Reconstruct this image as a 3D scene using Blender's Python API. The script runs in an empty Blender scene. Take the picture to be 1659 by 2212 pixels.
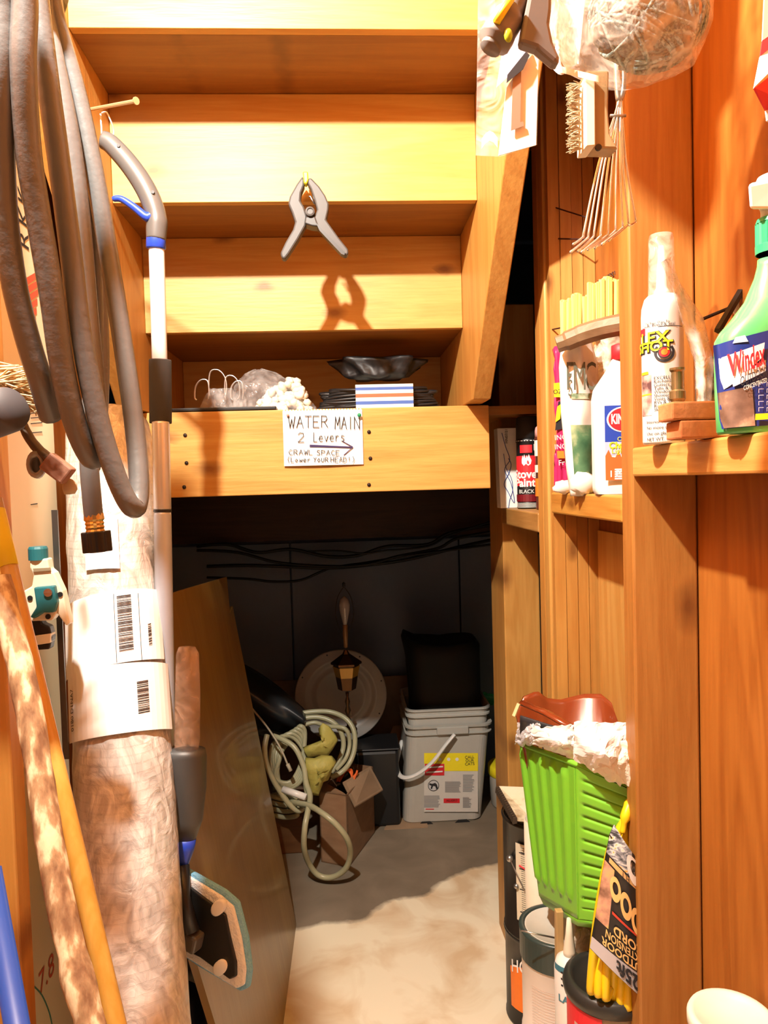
import bpy, math, random
from mathutils import Vector, Matrix, noise
R = random.Random(7)
PI = math.pi
C = bpy.context.scene.collection
# ------------------------------------------------------------------ camera
H = 1.2                       # eye height; image 1659x2212, focal 1600 px
sc = bpy.context.scene
YAW, PITCH, ROLL = math.radians(3.2), math.radians(-2.3), math.radians(1.66)
fwd = Vector((math.sin(YAW)*math.cos(PITCH), math.cos(YAW)*math.cos(PITCH), math.sin(PITCH)))
r0 = fwd.cross(Vector((0, 0, 1))).normalized(); u0 = r0.cross(fwd).normalized()
rt = (r0*math.cos(ROLL) - u0*math.sin(ROLL)).normalized()
up = rt.cross(fwd).normalized()
cam = bpy.data.cameras.new('camera'); cam.sensor_fit = 'VERTICAL'; cam.sensor_height = 36; cam.lens = 36*1600/2212
cam.clip_start = 0.02
co = bpy.data.objects.new('camera', cam); C.objects.link(co)
co.matrix_world = Matrix(((rt.x, up.x, -fwd.x, 0), (rt.y, up.y, -fwd.y, 0), (rt.z, up.z, -fwd.z, H), (0, 0, 0, 1)))
sc.camera = co
EYE = Vector((0, 0, H))
# ------------------------------------------------------------------ light
w = bpy.data.worlds.new('world'); sc.world = w; w.use_nodes = True
w.node_tree.nodes['Background'].inputs[0].default_value = (1.0, .95, .88, 1)
w.node_tree.nodes['Background'].inputs[1].default_value = 0.07
lamp = bpy.data.lights.new('bulb_light', 'POINT'); lamp.energy = 90; lamp.color = (1.0, .95, .85); lamp.shadow_soft_size = .02
lo = bpy.data.objects.new('bulb_light', lamp); C.objects.link(lo); lo.location = (-.29, .46, H+.95)
sc.view_settings.view_transform = 'Standard'; sc.view_settings.look = 'None'
sc.view_settings.gamma = 1; sc.view_settings.use_curve_mapping = False; sc.view_settings.exposure = 1.0

def ray(px, py):
    return fwd*1600 + rt*(px-829.5) - up*(py-1106)
def P(px, py, d):                      # point of the place seen at that pixel, d metres down the corridor
    r = ray(px, py); return EYE + r*(d/r.y)
def PX(px, py, X):
    r = ray(px, py); return EYE + r*(X/r.x)
def F(px, py, z=0.0):
    r = ray(px, py); return EYE + r*((z-H)/r.z)
# ------------------------------------------------------------------ materials
MC = {}
def mk(name):
    m = bpy.data.materials.new(name); m.use_nodes = True
    return m, m.node_tree, m.node_tree.nodes['Principled BSDF']
def mat(name, col, rough=.55, metal=0, bump=0, bscale=60, var=0, emis=0, spec=.5, coat=0):
    if name in MC: return MC[name]
    m, t, b = mk(name); N = t.nodes; L = t.links
    b.inputs['Base Color'].default_value = (*col, 1); b.inputs['Roughness'].default_value = rough
    b.inputs['Metallic'].default_value = metal; b.inputs['Specular IOR Level'].default_value = spec
    b.inputs['Coat Weight'].default_value = coat
    tc = N.new('ShaderNodeTexCoord'); n = N.new('ShaderNodeTexNoise'); n.inputs['Scale'].default_value = bscale
    n.inputs['Detail'].default_value = 5
    L.new(tc.outputs['Object'], n.inputs['Vector'])
    v = var if var else .05
    mx = N.new('ShaderNodeMix'); mx.data_type = 'RGBA'
    mx.inputs[6].default_value = (*[c*(1-v) for c in col], 1); mx.inputs[7].default_value = (*[min(1, c*(1+v)) for c in col], 1)
    L.new(n.outputs['Fac'], mx.inputs[0]); L.new(mx.outputs[2], b.inputs['Base Color'])
    if bump:
        bp = N.new('ShaderNodeBump'); bp.inputs['Strength'].default_value = bump; bp.inputs['Distance'].default_value = .004
        L.new(n.outputs['Fac'], bp.inputs['Height']); L.new(bp.outputs[0], b.inputs['Normal'])
    MC[name] = m; return m
def wood(name, c1, c2, axis='Z', rough=.5, knots=.5, freq=38, seed=0., cont=1., coat=0):
    """plain-sawn wood: stretched bands along the grain axis, with dark round knots"""
    if name in MC: return MC[name]
    c1 = [c*k for c, k in zip(c1, (.74, .69, .50))]; c2 = [c*k for c, k in zip(c2, (.72, .64, .42))]
    m, t, b = mk(name); N = t.nodes; L = t.links
    b.inputs['Roughness'].default_value = rough; b.inputs['Coat Weight'].default_value = coat
    tc = N.new('ShaderNodeTexCoord'); mp = N.new('ShaderNodeMapping')
    s = {'X': (.08, 1, 1), 'Y': (1, .08, 1), 'Z': (1, 1, .08)}[axis]
    mp.inputs['Scale'].default_value = s; mp.inputs['Location'].default_value = (seed, seed*1.7, seed*.6)
    L.new(tc.outputs['Object'], mp.inputs['Vector'])
    n1 = N.new('ShaderNodeTexNoise'); n1.inputs['Scale'].default_value = freq*.35; n1.inputs['Detail'].default_value = 3; n1.inputs['Distortion'].default_value = 1.2
    n2 = N.new('ShaderNodeTexNoise'); n2.inputs['Scale'].default_value = freq*4; n2.inputs['Detail'].default_value = 4
    L.new(mp.outputs[0], n1.inputs['Vector']); L.new(mp.outputs[0], n2.inputs['Vector'])
    wv = N.new('ShaderNodeMath'); wv.operation = 'MULTIPLY_ADD'; wv.inputs[1].default_value = 24*cont; wv.inputs[2].default_value = 0
    L.new(n1.outputs['Fac'], wv.inputs[0])
    sn = N.new('ShaderNodeMath'); sn.operation = 'SINE'; L.new(wv.outputs[0], sn.inputs[0])
    a = N.new('ShaderNodeMath'); a.operation = 'MULTIPLY_ADD'; a.inputs[1].default_value = .22; a.inputs[2].default_value = .1
    L.new(sn.outputs[0], a.inputs[0])
    a2 = N.new('ShaderNodeMath'); a2.operation = 'MULTIPLY_ADD'; a2.inputs[1].default_value = .8
    L.new(n2.outputs['Fac'], a2.inputs[0]); L.new(a.outputs[0], a2.inputs[2])
    mx = N.new('ShaderNodeMix'); mx.data_type = 'RGBA'; mx.inputs[6].default_value = (*c1, 1); mx.inputs[7].default_value = (*c2, 1)
    L.new(a2.outputs[0], mx.inputs[0])
    out = mx.outputs[2]
    if knots:
        mp2 = N.new('ShaderNodeMapping'); s2 = {'X': (.5, 1, 1), 'Y': (1, .5, 1), 'Z': (1, 1, .5)}[axis]
        mp2.inputs['Scale'].default_value = s2; mp2.inputs['Location'].default_value = (seed*2.3+.4, seed, seed)
        L.new(tc.outputs['Object'], mp2.inputs['Vector'])
        vo = N.new('ShaderNodeTexVoronoi'); vo.voronoi_dimensions = '2D'; vo.inputs['Scale'].default_value = 8
        dn_ = N.new('ShaderNodeTexNoise'); dn_.inputs['Scale'].default_value = 30; L.new(tc.outputs['Object'], dn_.inputs['Vector'])
        s3 = N.new('ShaderNodeSeparateXYZ'); c3 = N.new('ShaderNodeCombineXYZ'); L.new(mp2.outputs[0], s3.inputs[0])
        L.new(s3.outputs[1 if axis == 'Y' else 0], c3.inputs[0])
        wz = N.new('ShaderNodeMath'); wz.operation = 'MULTIPLY_ADD'; wz.inputs[1].default_value = .012; L.new(dn_.outputs['Fac'], wz.inputs[0]); L.new(s3.outputs[2], wz.inputs[2])
        L.new(wz.outputs[0], c3.inputs[1]); L.new(c3.outputs[0], vo.inputs['Vector'])
        mr = N.new('ShaderNodeMapRange'); mr.inputs[1].default_value = .03; mr.inputs[2].default_value = .13*knots+.07
        mr.inputs[3].default_value = .8; mr.inputs[4].default_value = 0
        L.new(vo.outputs['Distance'], mr.inputs[0])
        sp = N.new('ShaderNodeSeparateColor'); L.new(vo.outputs['Color'], sp.inputs[0])
        gt = N.new('ShaderNodeMath'); gt.operation = 'LESS_THAN'; gt.inputs[1].default_value = .55; L.new(sp.outputs[0], gt.inputs[0])
        ml = N.new('ShaderNodeMath'); ml.operation = 'MULTIPLY'; L.new(gt.outputs[0], ml.inputs[0]); L.new(mr.outputs[0], ml.inputs[1])
        m2 = N.new('ShaderNodeMix'); m2.data_type = 'RGBA'; m2.inputs[7].default_value = (c2[0]*.35, c2[1]*.25, c2[2]*.2, 1)
        L.new(out, m2.inputs[6]); L.new(ml.outputs[0], m2.inputs[0]); out = m2.outputs[2]
    L.new(out, b.inputs['Base Color'])
    bp = N.new('ShaderNodeBump'); bp.inputs['Strength'].default_value = .25; bp.inputs['Distance'].default_value = .002
    L.new(n2.outputs['Fac'], bp.inputs['Height']); L.new(bp.outputs[0], b.inputs['Normal'])
    MC[name] = m; return m
def clear(name, tint=(.9, .9, .9), body=.25, rough=.15):
    """thin clear plastic film: mostly see-through, partly a glossy whitish skin"""
    if name in MC: return MC[name]
    m, t, b = mk(name); N = t.nodes; L = t.links
    b.inputs['Base Color'].default_value = (*tint, 1); b.inputs['Roughness'].default_value = rough
    tr = N.new('ShaderNodeBsdfTransparent'); mx = N.new('ShaderNodeMixShader')
    tc = N.new('ShaderNodeTexCoord'); n = N.new('ShaderNodeTexNoise'); n.inputs['Scale'].default_value = 28; n.inputs['Distortion'].default_value = 2
    L.new(tc.outputs['Object'], n.inputs['Vector'])
    mr = N.new('ShaderNodeMapRange'); mr.inputs[1].default_value = .35; mr.inputs[2].default_value = .7
    mr.inputs[3].default_value = body*.5; mr.inputs[4].default_value = min(1, body*1.6)
    L.new(n.outputs['Fac'], mr.inputs[0]); L.new(mr.outputs[0], mx.inputs[0])
    bp = N.new('ShaderNodeBump'); bp.inputs['Strength'].default_value = .6; bp.inputs['Distance'].default_value = .006
    L.new(n.outputs['Fac'], bp.inputs['Height']); L.new(bp.outputs[0], b.inputs['Normal'])
    L.new(tr.outputs[0], mx.inputs[1]); L.new(b.outputs[0], mx.inputs[2])
    L.new(mx.outputs[0], N['Material Output'].inputs['Surface'])
    MC[name] = m; return m
def ramp_noise(name, stops, scale=6, axis=(1, 1, 1), rough=.6, bump=.3, detail=8, dist=0., bd=.004):
    if name in MC: return MC[name]
    m, t, b = mk(name); N = t.nodes; L = t.links
    b.inputs['Roughness'].default_value = rough
    tc = N.new('ShaderNodeTexCoord'); mp = N.new('ShaderNodeMapping'); mp.inputs['Scale'].default_value = axis
    n = N.new('ShaderNodeTexNoise'); n.inputs['Scale'].default_value = scale; n.inputs['Detail'].default_value = detail; n.inputs['Distortion'].default_value = dist
    L.new(tc.outputs['Object'], mp.inputs[0]); L.new(mp.outputs[0], n.inputs['Vector'])
    cr = N.new('ShaderNodeValToRGB'); e = cr.color_ramp.elements
    e[0].position = stops[0][0]; e[0].color = (*stops[0][1], 1); e[1].position = stops[-1][0]; e[1].color = (*stops[-1][1], 1)
    for p, c in stops[1:-1]:
        k = e.new(p); k.color = (*c, 1)
    L.new(n.outputs['Fac'], cr.inputs[0]); L.new(cr.outputs[0], b.inputs['Base Color'])
    bp = N.new('ShaderNodeBump'); bp.inputs['Strength'].default_value = bump; bp.inputs['Distance'].default_value = bd
    L.new(n.outputs['Fac'], bp.inputs['Height']); L.new(bp.outputs[0], b.inputs['Normal'])
    MC[name] = m; return m
P1, P2 = (.76, .44, .12), (.56, .25, .045)
pine_x = wood('pine_across', P1, P2, 'X', knots=.5)
pine_z = wood('pine_upright', (.78, .42, .13), (.58, .25, .06), 'Z', knots=.6, seed=3)
pine_z2 = wood('pine_upright_pale', (.80, .50, .19), (.66, .34, .10), 'Z', knots=.7, seed=8)
pine_y = wood('pine_lengthwise', P1, P2, 'Y', knots=.5, seed=5)
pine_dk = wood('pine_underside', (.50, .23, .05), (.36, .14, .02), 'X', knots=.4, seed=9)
ply_r = wood('plywood_orange', (.56, .22, .045), (.36, .115, .018), 'Z', knots=0, freq=26, seed=2, cont=1.5)
ply_b = wood('plywood_tan', (.40, .27, .085), (.27, .165, .045), 'Z', knots=.25, freq=16, seed=4, rough=.35, cont=.6, coat=.15)
black = mat('black_plastic', (.012, .012, .013), .4)
blackm = mat('black_matte', (.015, .014, .014), .75)
dgrey = mat('dark_grey_rubber', (.085, .08, .075), .5)
white = mat('white_paper', (.86, .85, .82), .7)
whitep = mat('white_plastic', (.80, .78, .74), .35)
steel = mat('steel', (.62, .61, .6), .28, 1)
brass = mat('brass', (.72, .50, .18), .3, 1)
ink = mat('black_ink', (.02, .02, .025), .6)
redp = mat('red_print', (.72, .02, .03), .5)
yelp = mat('yellow_print', (.95, .78, .02), .5)
bluep = mat('blue_print', (.02, .06, .42), .5)
# ------------------------------------------------------------------ mesh builder
def smooth_path(pts, k=6, closed=False):
    n = len(pts); out = []
    if n < 3: return [Vector(p) for p in pts]
    rng = n if closed else n-1
    for i in range(rng):
        if closed: p = [Vector(pts[(i+j) % n]) for j in (-1, 0, 1, 2)]
        else: p = [Vector(pts[max(0, min(n-1, i+j))]) for j in (-1, 0, 1, 2)]
        for s in range(k):
            t = s/k; t2 = t*t; t3 = t2*t
            out.append(.5*((2*p[1]) + (p[2]-p[0])*t + (2*p[0]-5*p[1]+4*p[2]-p[3])*t2 + (3*p[1]-p[0]-3*p[2]+p[3])*t3))
    if not closed: out.append(Vector(pts[-1]))
    return out
def FR(o, x, y):                       # frame: origin, x dir, y dir (roughly), z = normal
    x = Vector(x).normalized(); z = x.cross(Vector(y)).normalized(); y = z.cross(x)
    o = Vector(o)
    return Matrix(((x.x, y.x, z.x, o.x), (x.y, y.y, z.y, o.y), (x.z, y.z, z.z, o.z), (0, 0, 0, 1)))
def FA(o, axis):                       # frame with z along the axis
    z = Vector(axis).normalized(); a = Vector((0, 0, 1)) if abs(z.z) < .9 else Vector((0, -1, 0))
    x = a.cross(z).normalized(); y = z.cross(x)
    o = Vector(o)
    return Matrix(((x.x, y.x, z.x, o.x), (x.y, y.y, z.y, o.y), (x.z, y.z, z.z, o.z), (0, 0, 0, 1)))
def T(x, y, z): return Matrix.Translation((x, y, z))
class MB:
    def __init__(s): s.v = []; s.f = []; s.m = []
    def add(s, vs, fs, mi=0, M=None):
        o = len(s.v)
        s.v += [(M @ Vector(p)) if M is not None else Vector(p) for p in vs]
        s.f += [tuple(i+o for i in f) for f in fs]; s.m += [mi]*len(fs)
        return s
    def box(s, x0, x1, y0, y1, z0, z1, M=None, mi=0):
        vs = [(x, y, z) for z in (z0, z1) for y in (y0, y1) for x in (x0, x1)]
        return s.add(vs, [(0, 2, 3, 1), (4, 5, 7, 6), (0, 1, 5, 4), (2, 6, 7, 3), (0, 4, 6, 2), (1, 3, 7, 5)], mi, M)
    def hexa(s, b, t, mi=0):            # bottom 4 pts, top 4 pts (ccw seen from top)
        return s.add(list(b)+list(t), [(3, 2, 1, 0), (4, 5, 6, 7), (0, 1, 5, 4), (1, 2, 6, 5), (2, 3, 7, 6), (3, 0, 4, 7)], mi)
    def tube(s, pts, r, n=8, closed=False, mi=0, flat=1.0):
        pts = [Vector(p) for p in pts]; k = len(pts)
        rr = r if isinstance(r, (list, tuple)) else [r]*k
        if len(rr) != k: rr = [rr[0]+(rr[-1]-rr[0])*i/(k-1) if len(rr) == 2 else rr[min(len(rr)-1, int(i*len(rr)/k))] for i in range(k)]
        vs = []; tn = (pts[1]-pts[0]).normalized()
        nrm = tn.cross(Vector((0, 0, 1))); nrm = nrm.normalized() if nrm.length > .05 else tn.cross(Vector((0, 1, 0))).normalized()
        for i, p in enumerate(pts):
            a = pts[(i-1) % k] if (closed or i) else p; b = pts[(i+1) % k] if (closed or i < k-1) else p
            t = (b-a); t = t.normalized() if t.length > 1e-9 else tn
            nrm = (nrm - t*nrm.dot(t)); nrm = nrm.normalized() if nrm.length > 1e-6 else t.orthogonal().normalized()
            bn = t.cross(nrm); tn = t
            for j in range(n):
                q = 2*PI*j/n; vs.append(p + nrm*math.cos(q)*rr[i] + bn*math.sin(q)*rr[i]*flat)
        fs = []
        for i in range(k if closed else k-1):
            for j in range(n):
                a = i*n+j; b = i*n+(j+1) % n; c = ((i+1) % k)*n+(j+1) % n; d = ((i+1) % k)*n+j
                fs.append((a, b, c, d))
        if not closed: fs += [tuple(range(n-1, -1, -1)), tuple((k-1)*n+j for j in range(n))]
        return s.add(vs, fs, mi)
    def lathe(s, prof, n=24, M=None, mi=0, sx=1, sy=1, cap=True):
        vs = []; fs = []; k = len(prof)
        for r, z in prof:
            for j in range(n): q = 2*PI*j/n; vs.append((r*math.cos(q)*sx, r*math.sin(q)*sy, z))
        for i in range(k-1):
            for j in range(n): fs.append((i*n+j, i*n+(j+1) % n, (i+1)*n+(j+1) % n, (i+1)*n+j))
        if cap and prof[0][0] > 1e-5: fs.append(tuple(range(n-1, -1, -1)))
        if cap and prof[-1][0] > 1e-5: fs.append(tuple((k-1)*n+j for j in range(n)))
        return s.add(vs, fs, mi, M)
    def prism(s, poly, z0, z1, M=None, mi=0):
        n = len(poly); vs = [(x, y, z0) for x, y in poly]+[(x, y, z1) for x, y in poly]
        fs = [tuple(range(n-1, -1, -1)), tuple(range(n, 2*n))]+[(i, (i+1) % n, n+(i+1) % n, n+i) for i in range(n)]
        return s.add(vs, fs, mi, M)
    def grid(s, nu, nv, fn, mi=0, M=None):
        vs = [fn(i/nu, j/nv) for j in range(nv+1) for i in range(nu+1)]
        fs = [(j*(nu+1)+i, j*(nu+1)+i+1, (j+1)*(nu+1)+i+1, (j+1)*(nu+1)+i) for j in range(nv) for i in range(nu)]
        return s.add(vs, fs, mi, M)
    def ball(s, c, r, n=14, mi=0, nz=0, sc_=(1, 1, 1), ns=8, M=None):
        vs = []; fs = []; m = n//2
        for i in range(m+1):
            a = PI*i/m
            for j in range(n):
                q = 2*PI*j/n; d = Vector((math.sin(a)*math.cos(q)*sc_[0], math.sin(a)*math.sin(q)*sc_[1], math.cos(a)*sc_[2]))
                k = 1+nz*noise.noise(Vector(c)*31+d*ns*.35) if nz else 1
                vs.append(Vector(c)+d*r*k)
        for i in range(m):
            for j in range(n): fs.append((i*n+j, (i+1)*n+j, (i+1)*n+(j+1) % n, i*n+(j+1) % n))
        return s.add(vs, fs, mi, M)
    def build(s, name, mats, parent=None, smooth=False, bevel=0, sub=0, solid=0, label=None, segs=2):
        mats = mats if isinstance(mats, (list, tuple)) else [mats]
        xs = [p.x for p in s.v]; ys = [p.y for p in s.v]; zs = [p.z for p in s.v]
        off = parent.get('_o') if parent is not None else None
        org = Vector(((min(xs)+max(xs))/2, (min(ys)+max(ys))/2, min(zs)))
        me = bpy.data.meshes.new(name)
        me.from_pydata([tuple(p-org) for p in s.v], [], s.f)
        for m_ in mats: me.materials.append(m_)
        for p, mi in zip(me.polygons, s.m): p.material_index = mi; p.use_smooth = smooth
        me.update()
        o = bpy.data.objects.new(name, me); C.objects.link(o)
        if parent is not None:
            o.parent = parent; o.location = org - WL[parent.name]
        else: o.location = org
        WL[o.name] = org
        if bevel:
            b = o.modifiers.new('bevel', 'BEVEL'); b.width = bevel; b.segments = segs; b.limit_method = 'ANGLE'; b.angle_limit = .6
        if solid:
            b = o.modifiers.new('thickness', 'SOLIDIFY'); b.thickness = solid
        if sub:
            b = o.modifiers.new('smooth', 'SUBSURF'); b.levels = sub; b.render_levels = sub
        if label: o['label'] = label
        return o
WL = {}
def thing(name, label, cat, loc, group=None):
    o = bpy.data.objects.new(name, None); C.objects.link(o); o.empty_display_size = .03
    o.location = loc; WL[o.name] = Vector(loc)
    o['label'] = label; o['category'] = cat
    if group: o['group'] = group
    return o
def tag(o, label, cat, group=None, kind=None):
    o['label'] = label; o['category'] = cat
    if group: o['group'] = group
    if kind: o['kind'] = kind
    return o
def struct(o, label=None):
    o['kind'] = 'structure'
    if label: o['label'] = label
    return o
def text(name, s, size, fn, m, parent, align='CENTER', flip=False, bold=0, xs=1, depth=.0004, lift=.0003):
    """real lettering: fn maps (x, y, lift) to the place"""
    cu = bpy.data.curves.new('t', 'FONT'); cu.body = s; cu.size = size; cu.align_x = align; cu.align_y = 'CENTER'
    cu.offset = bold; cu.resolution_u = 3
    ob = bpy.data.objects.new('t', cu); C.objects.link(ob)
    bpy.context.view_layer.update()
    me = bpy.data.meshes.new_from_object(ob.evaluated_get(bpy.context.evaluated_depsgraph_get()))
    b = MB(); k = -1 if flip else 1
    if len(me.polygons):
        b.add([fn(k*v.co.x*xs, k*v.co.y, lift) for v in me.vertices], [tuple(p.vertices) for p in me.polygons])
    bpy.data.objects.remove(ob); bpy.data.curves.remove(cu); bpy.data.meshes.remove(me)
    if b.v: return b.build(name, m, parent)
def onM(M): return lambda x, y, z: M @ Vector((x, y, z))
def onC(M, r, a0=0, y0=0): return lambda x, y, z: M @ Vector(((r+z)*math.cos(a0+x/r), (r+z)*math.sin(a0+x/r), y0+y))
def patch(b, M, r, a0, a1, z0, z1, n=12, mi=0):
    b.grid(n, 1, lambda u, v: M @ Vector((r*math.cos(a0+(a1-a0)*u), r*math.sin(a0+(a1-a0)*u), z0+(z1-z0)*v)), mi)
def face_ang(c, M=None):               # angle (about z) that looks at the corridor where one stands
    return math.atan2(-c[1], -c[0])
def rect(b, M, x0, x1, y0, y1, z=.0003, mi=0): b.add([(x0, y0, z), (x1, y0, z), (x1, y1, z), (x0, y1, z)], [(0, 1, 2, 3)], mi, M)
# ================================================================== the setting
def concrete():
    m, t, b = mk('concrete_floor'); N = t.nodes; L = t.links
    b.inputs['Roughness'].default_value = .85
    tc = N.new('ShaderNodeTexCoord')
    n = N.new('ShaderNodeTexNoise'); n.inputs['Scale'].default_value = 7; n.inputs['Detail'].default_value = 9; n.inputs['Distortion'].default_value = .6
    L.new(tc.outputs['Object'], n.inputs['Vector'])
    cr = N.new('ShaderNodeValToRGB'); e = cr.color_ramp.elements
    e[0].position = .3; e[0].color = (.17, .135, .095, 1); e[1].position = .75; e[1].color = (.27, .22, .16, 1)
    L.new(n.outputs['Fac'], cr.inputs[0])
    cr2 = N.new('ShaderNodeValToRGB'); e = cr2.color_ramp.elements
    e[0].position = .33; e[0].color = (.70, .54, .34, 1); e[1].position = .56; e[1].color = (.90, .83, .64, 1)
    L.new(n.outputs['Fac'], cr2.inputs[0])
    # lit near floor and shaded far floor painted in colour, ragged edge between
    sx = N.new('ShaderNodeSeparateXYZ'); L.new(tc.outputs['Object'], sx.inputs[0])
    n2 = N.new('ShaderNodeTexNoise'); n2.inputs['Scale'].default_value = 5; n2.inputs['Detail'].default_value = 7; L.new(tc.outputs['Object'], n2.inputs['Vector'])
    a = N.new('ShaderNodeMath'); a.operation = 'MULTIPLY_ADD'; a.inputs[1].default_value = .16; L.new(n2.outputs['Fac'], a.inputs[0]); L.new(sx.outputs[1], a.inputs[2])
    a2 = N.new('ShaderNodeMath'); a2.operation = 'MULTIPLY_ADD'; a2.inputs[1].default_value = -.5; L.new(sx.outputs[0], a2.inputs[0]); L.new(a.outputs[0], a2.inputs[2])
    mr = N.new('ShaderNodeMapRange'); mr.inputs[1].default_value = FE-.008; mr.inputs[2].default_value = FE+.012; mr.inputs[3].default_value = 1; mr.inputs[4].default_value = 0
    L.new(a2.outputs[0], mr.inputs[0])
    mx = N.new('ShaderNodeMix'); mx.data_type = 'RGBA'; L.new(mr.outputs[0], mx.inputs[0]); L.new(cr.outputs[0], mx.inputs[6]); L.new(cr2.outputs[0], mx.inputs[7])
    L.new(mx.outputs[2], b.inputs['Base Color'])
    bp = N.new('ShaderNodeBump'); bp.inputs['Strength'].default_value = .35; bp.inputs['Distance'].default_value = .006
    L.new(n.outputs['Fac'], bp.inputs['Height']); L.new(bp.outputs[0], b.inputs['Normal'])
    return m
WB = 2.92
# object coordinates of the floor start at its centre
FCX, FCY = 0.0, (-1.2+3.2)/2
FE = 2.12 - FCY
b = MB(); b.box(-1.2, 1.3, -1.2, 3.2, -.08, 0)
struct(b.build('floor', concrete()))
b = MB(); b.box(-1.2, 1.3, -1.2, 3.2, 2.5, 2.56); struct(b.build('ceiling', pine_y))
b = MB(); b.box(.478, .492, -1.0, 1.452, 0, 2.5); struct(b.build('wall_right', ply_r))
b = MB(); b.box(-.53, -.512, -1.0, 1.60, 0, 2.5); struct(b.build('wall_left', ply_r))
# crawl space walls
foam = mat('blue_grey_foam_board', (.19, .225, .30), .8, bump=.1)
b = MB()
j1 = P(632, 1350, WB).x; j2 = P(995, 1350, WB).x
for x0, x1 in ((-1.2, j1-.004), (j1+.004, j2-.004), (j2+.004, 1.3)): b.box(x0, x1, WB, WB+.04, 0, H-.23)
b.box(-1.2, 1.3, WB+.04, WB+.05, 0, 2.5)
struct(b.build('wall_back', foam))
b = MB(); b.box(-1.2, 1.3, WB-.04, WB-.002, H-.215, H-.03); struct(b.build('trim_7', wood('rim_board', (.10, .045, .03), (.06, .025, .018), 'X', knots=0)))
b = MB(); b.box(.95, .99, 1.4, WB, 0, 2.5); b.box(.492, .95, 1.42, 1.44, 0, 2.5); struct(b.build('wall_crawl_right', foam))
b = MB(); b.box(-.99, -.95, 1.5, WB, 0, 2.5); b.box(-.95, -.53, 1.5, 1.52, 0, 2.5); struct(b.build('wall_crawl_left', foam))
# landing deck and its joists above the crawl space
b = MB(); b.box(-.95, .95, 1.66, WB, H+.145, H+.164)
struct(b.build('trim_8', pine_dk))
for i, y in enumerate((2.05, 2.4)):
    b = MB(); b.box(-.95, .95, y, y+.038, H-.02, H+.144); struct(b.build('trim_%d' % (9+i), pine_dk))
# studs of the right wall; the near one, the stack of boards with the second stud, the post at the header
def stud(n, x0, x1, y0, y1, z0=0, z1=2.5, m=pine_z, bev=.003):
    b = MB(); b.box(x0, x1, y0, y1, z0, z1); return struct(b.build('trim_%d' % n, m, bevel=bev))
stud(1, .387, .476, .97, 1.008, m=wood('stud_near', (.56, .27, .08), (.42, .17, .04), 'Z', knots=.9, seed=1.3))
stud(2, .387, .4765, 1.376, 1.410, m=pine_z2)
stud(3, .388, .4765, 1.412, 1.450, m=pine_z)
stud(4, .387, .476, 1.782, 1.935, z1=H+.42, m=wood('post_far', (.72, .42, .15), (.55, .28, .08), 'Z', knots=.8, seed=6))
stud(5, -.51, -.42, .93, .968, m=wood('stud_left', (.72, .36, .10), (.56, .24, .05), 'Z', knots=.6, seed=12))
# narrow boards standing in the bay against the second stud
for i in range(4):
    x = .392+i*.0215
    b = MB(); b.box(x, x+.0205, 1.356-.002*(i % 2), 1.374, .0, 2.45-.02*i)
    tag(b.build('narrow_board', wood('strip_%d' % i, (.74, .42, .14), (.56, .26, .07), 'Z', knots=.4, seed=20+i*3)),
        ['narrow pine board upright against the stud, nearest the corridor', 'narrow pine board upright, second from the corridor side',
         'narrow pine board upright, third from the corridor side', 'narrow pine board upright in the corner by the plywood wall'][i], 'board', 'upright boards in the wall bay')
# pale plank on the wall inside the second bay, below the shelf
b = MB(); b.box(.470, .4775, 1.02, 1.345, .1, H-.10)
tag(b.build('pine_plank', pine_z2, bevel=.001), 'pale knotty pine plank standing against the wall below the shelf with the charcoal lighter', 'plank')
# ================================================================== staircase seen from beneath
st = thing('staircase', 'pine wooden staircase seen from underneath, its risers and treads between two sloping stringers', 'staircase', (-.07, 1.53, H+.17))
rz = [(2.0, .134, .334), (1.63, .334, .535), (1.43, .535, .735), (1.23, .735, .936), (1.03, .936, 1.136), (.83, 1.136, 1.298)]
XL, XR = -.41, .276
for i, (d, z0, z1) in enumerate(rz):
    b = MB(); zz = z0+(.031 if i == 0 else 0)
    b.box(XL, XR, d, d+.018, H+zz, H+z1-.0005)
    b.build('riser', wood('riser_%d' % i, (.80, .50, .17), (.68, .36, .10), 'X', knots=.45, seed=30+i*2.7, freq=44), st, bevel=.001)
    if i < 5:
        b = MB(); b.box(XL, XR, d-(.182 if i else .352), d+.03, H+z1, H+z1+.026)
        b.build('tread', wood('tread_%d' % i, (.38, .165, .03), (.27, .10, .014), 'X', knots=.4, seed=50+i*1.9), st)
def strg(x0, x1, m):
    # side board: its lower edge runs 45 degrees up toward the camera, foot cut level on the landing
    pts = [(1.53, .166), (1.40, .30), (.42, 1.298), (1.02, 1.298), (2.06, .37), (2.06, .166)]
    b = MB(); n = len(pts)
    vs = [(x0, y, H+z) for y, z in pts]+[(x1, y, H+z) for y, z in pts]
    b.add(vs, [tuple(range(n)), tuple(range(2*n-1, n-1, -1))]+[(i, n+i, n+(i+1) % n, (i+1) % n) for i in range(n)])
    b.build('stringer', m, st, bevel=.002)
strg(XR+.0005, XR+.0385, wood('stringer_r', (.78, .44, .14), (.62, .30, .08), 'Z', knots=.5, seed=71))
strg(XL-.0385, XL-.0005, wood('stringer_l', (.74, .38, .11), (.58, .26, .06), 'Z', knots=.5, seed=77))
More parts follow.
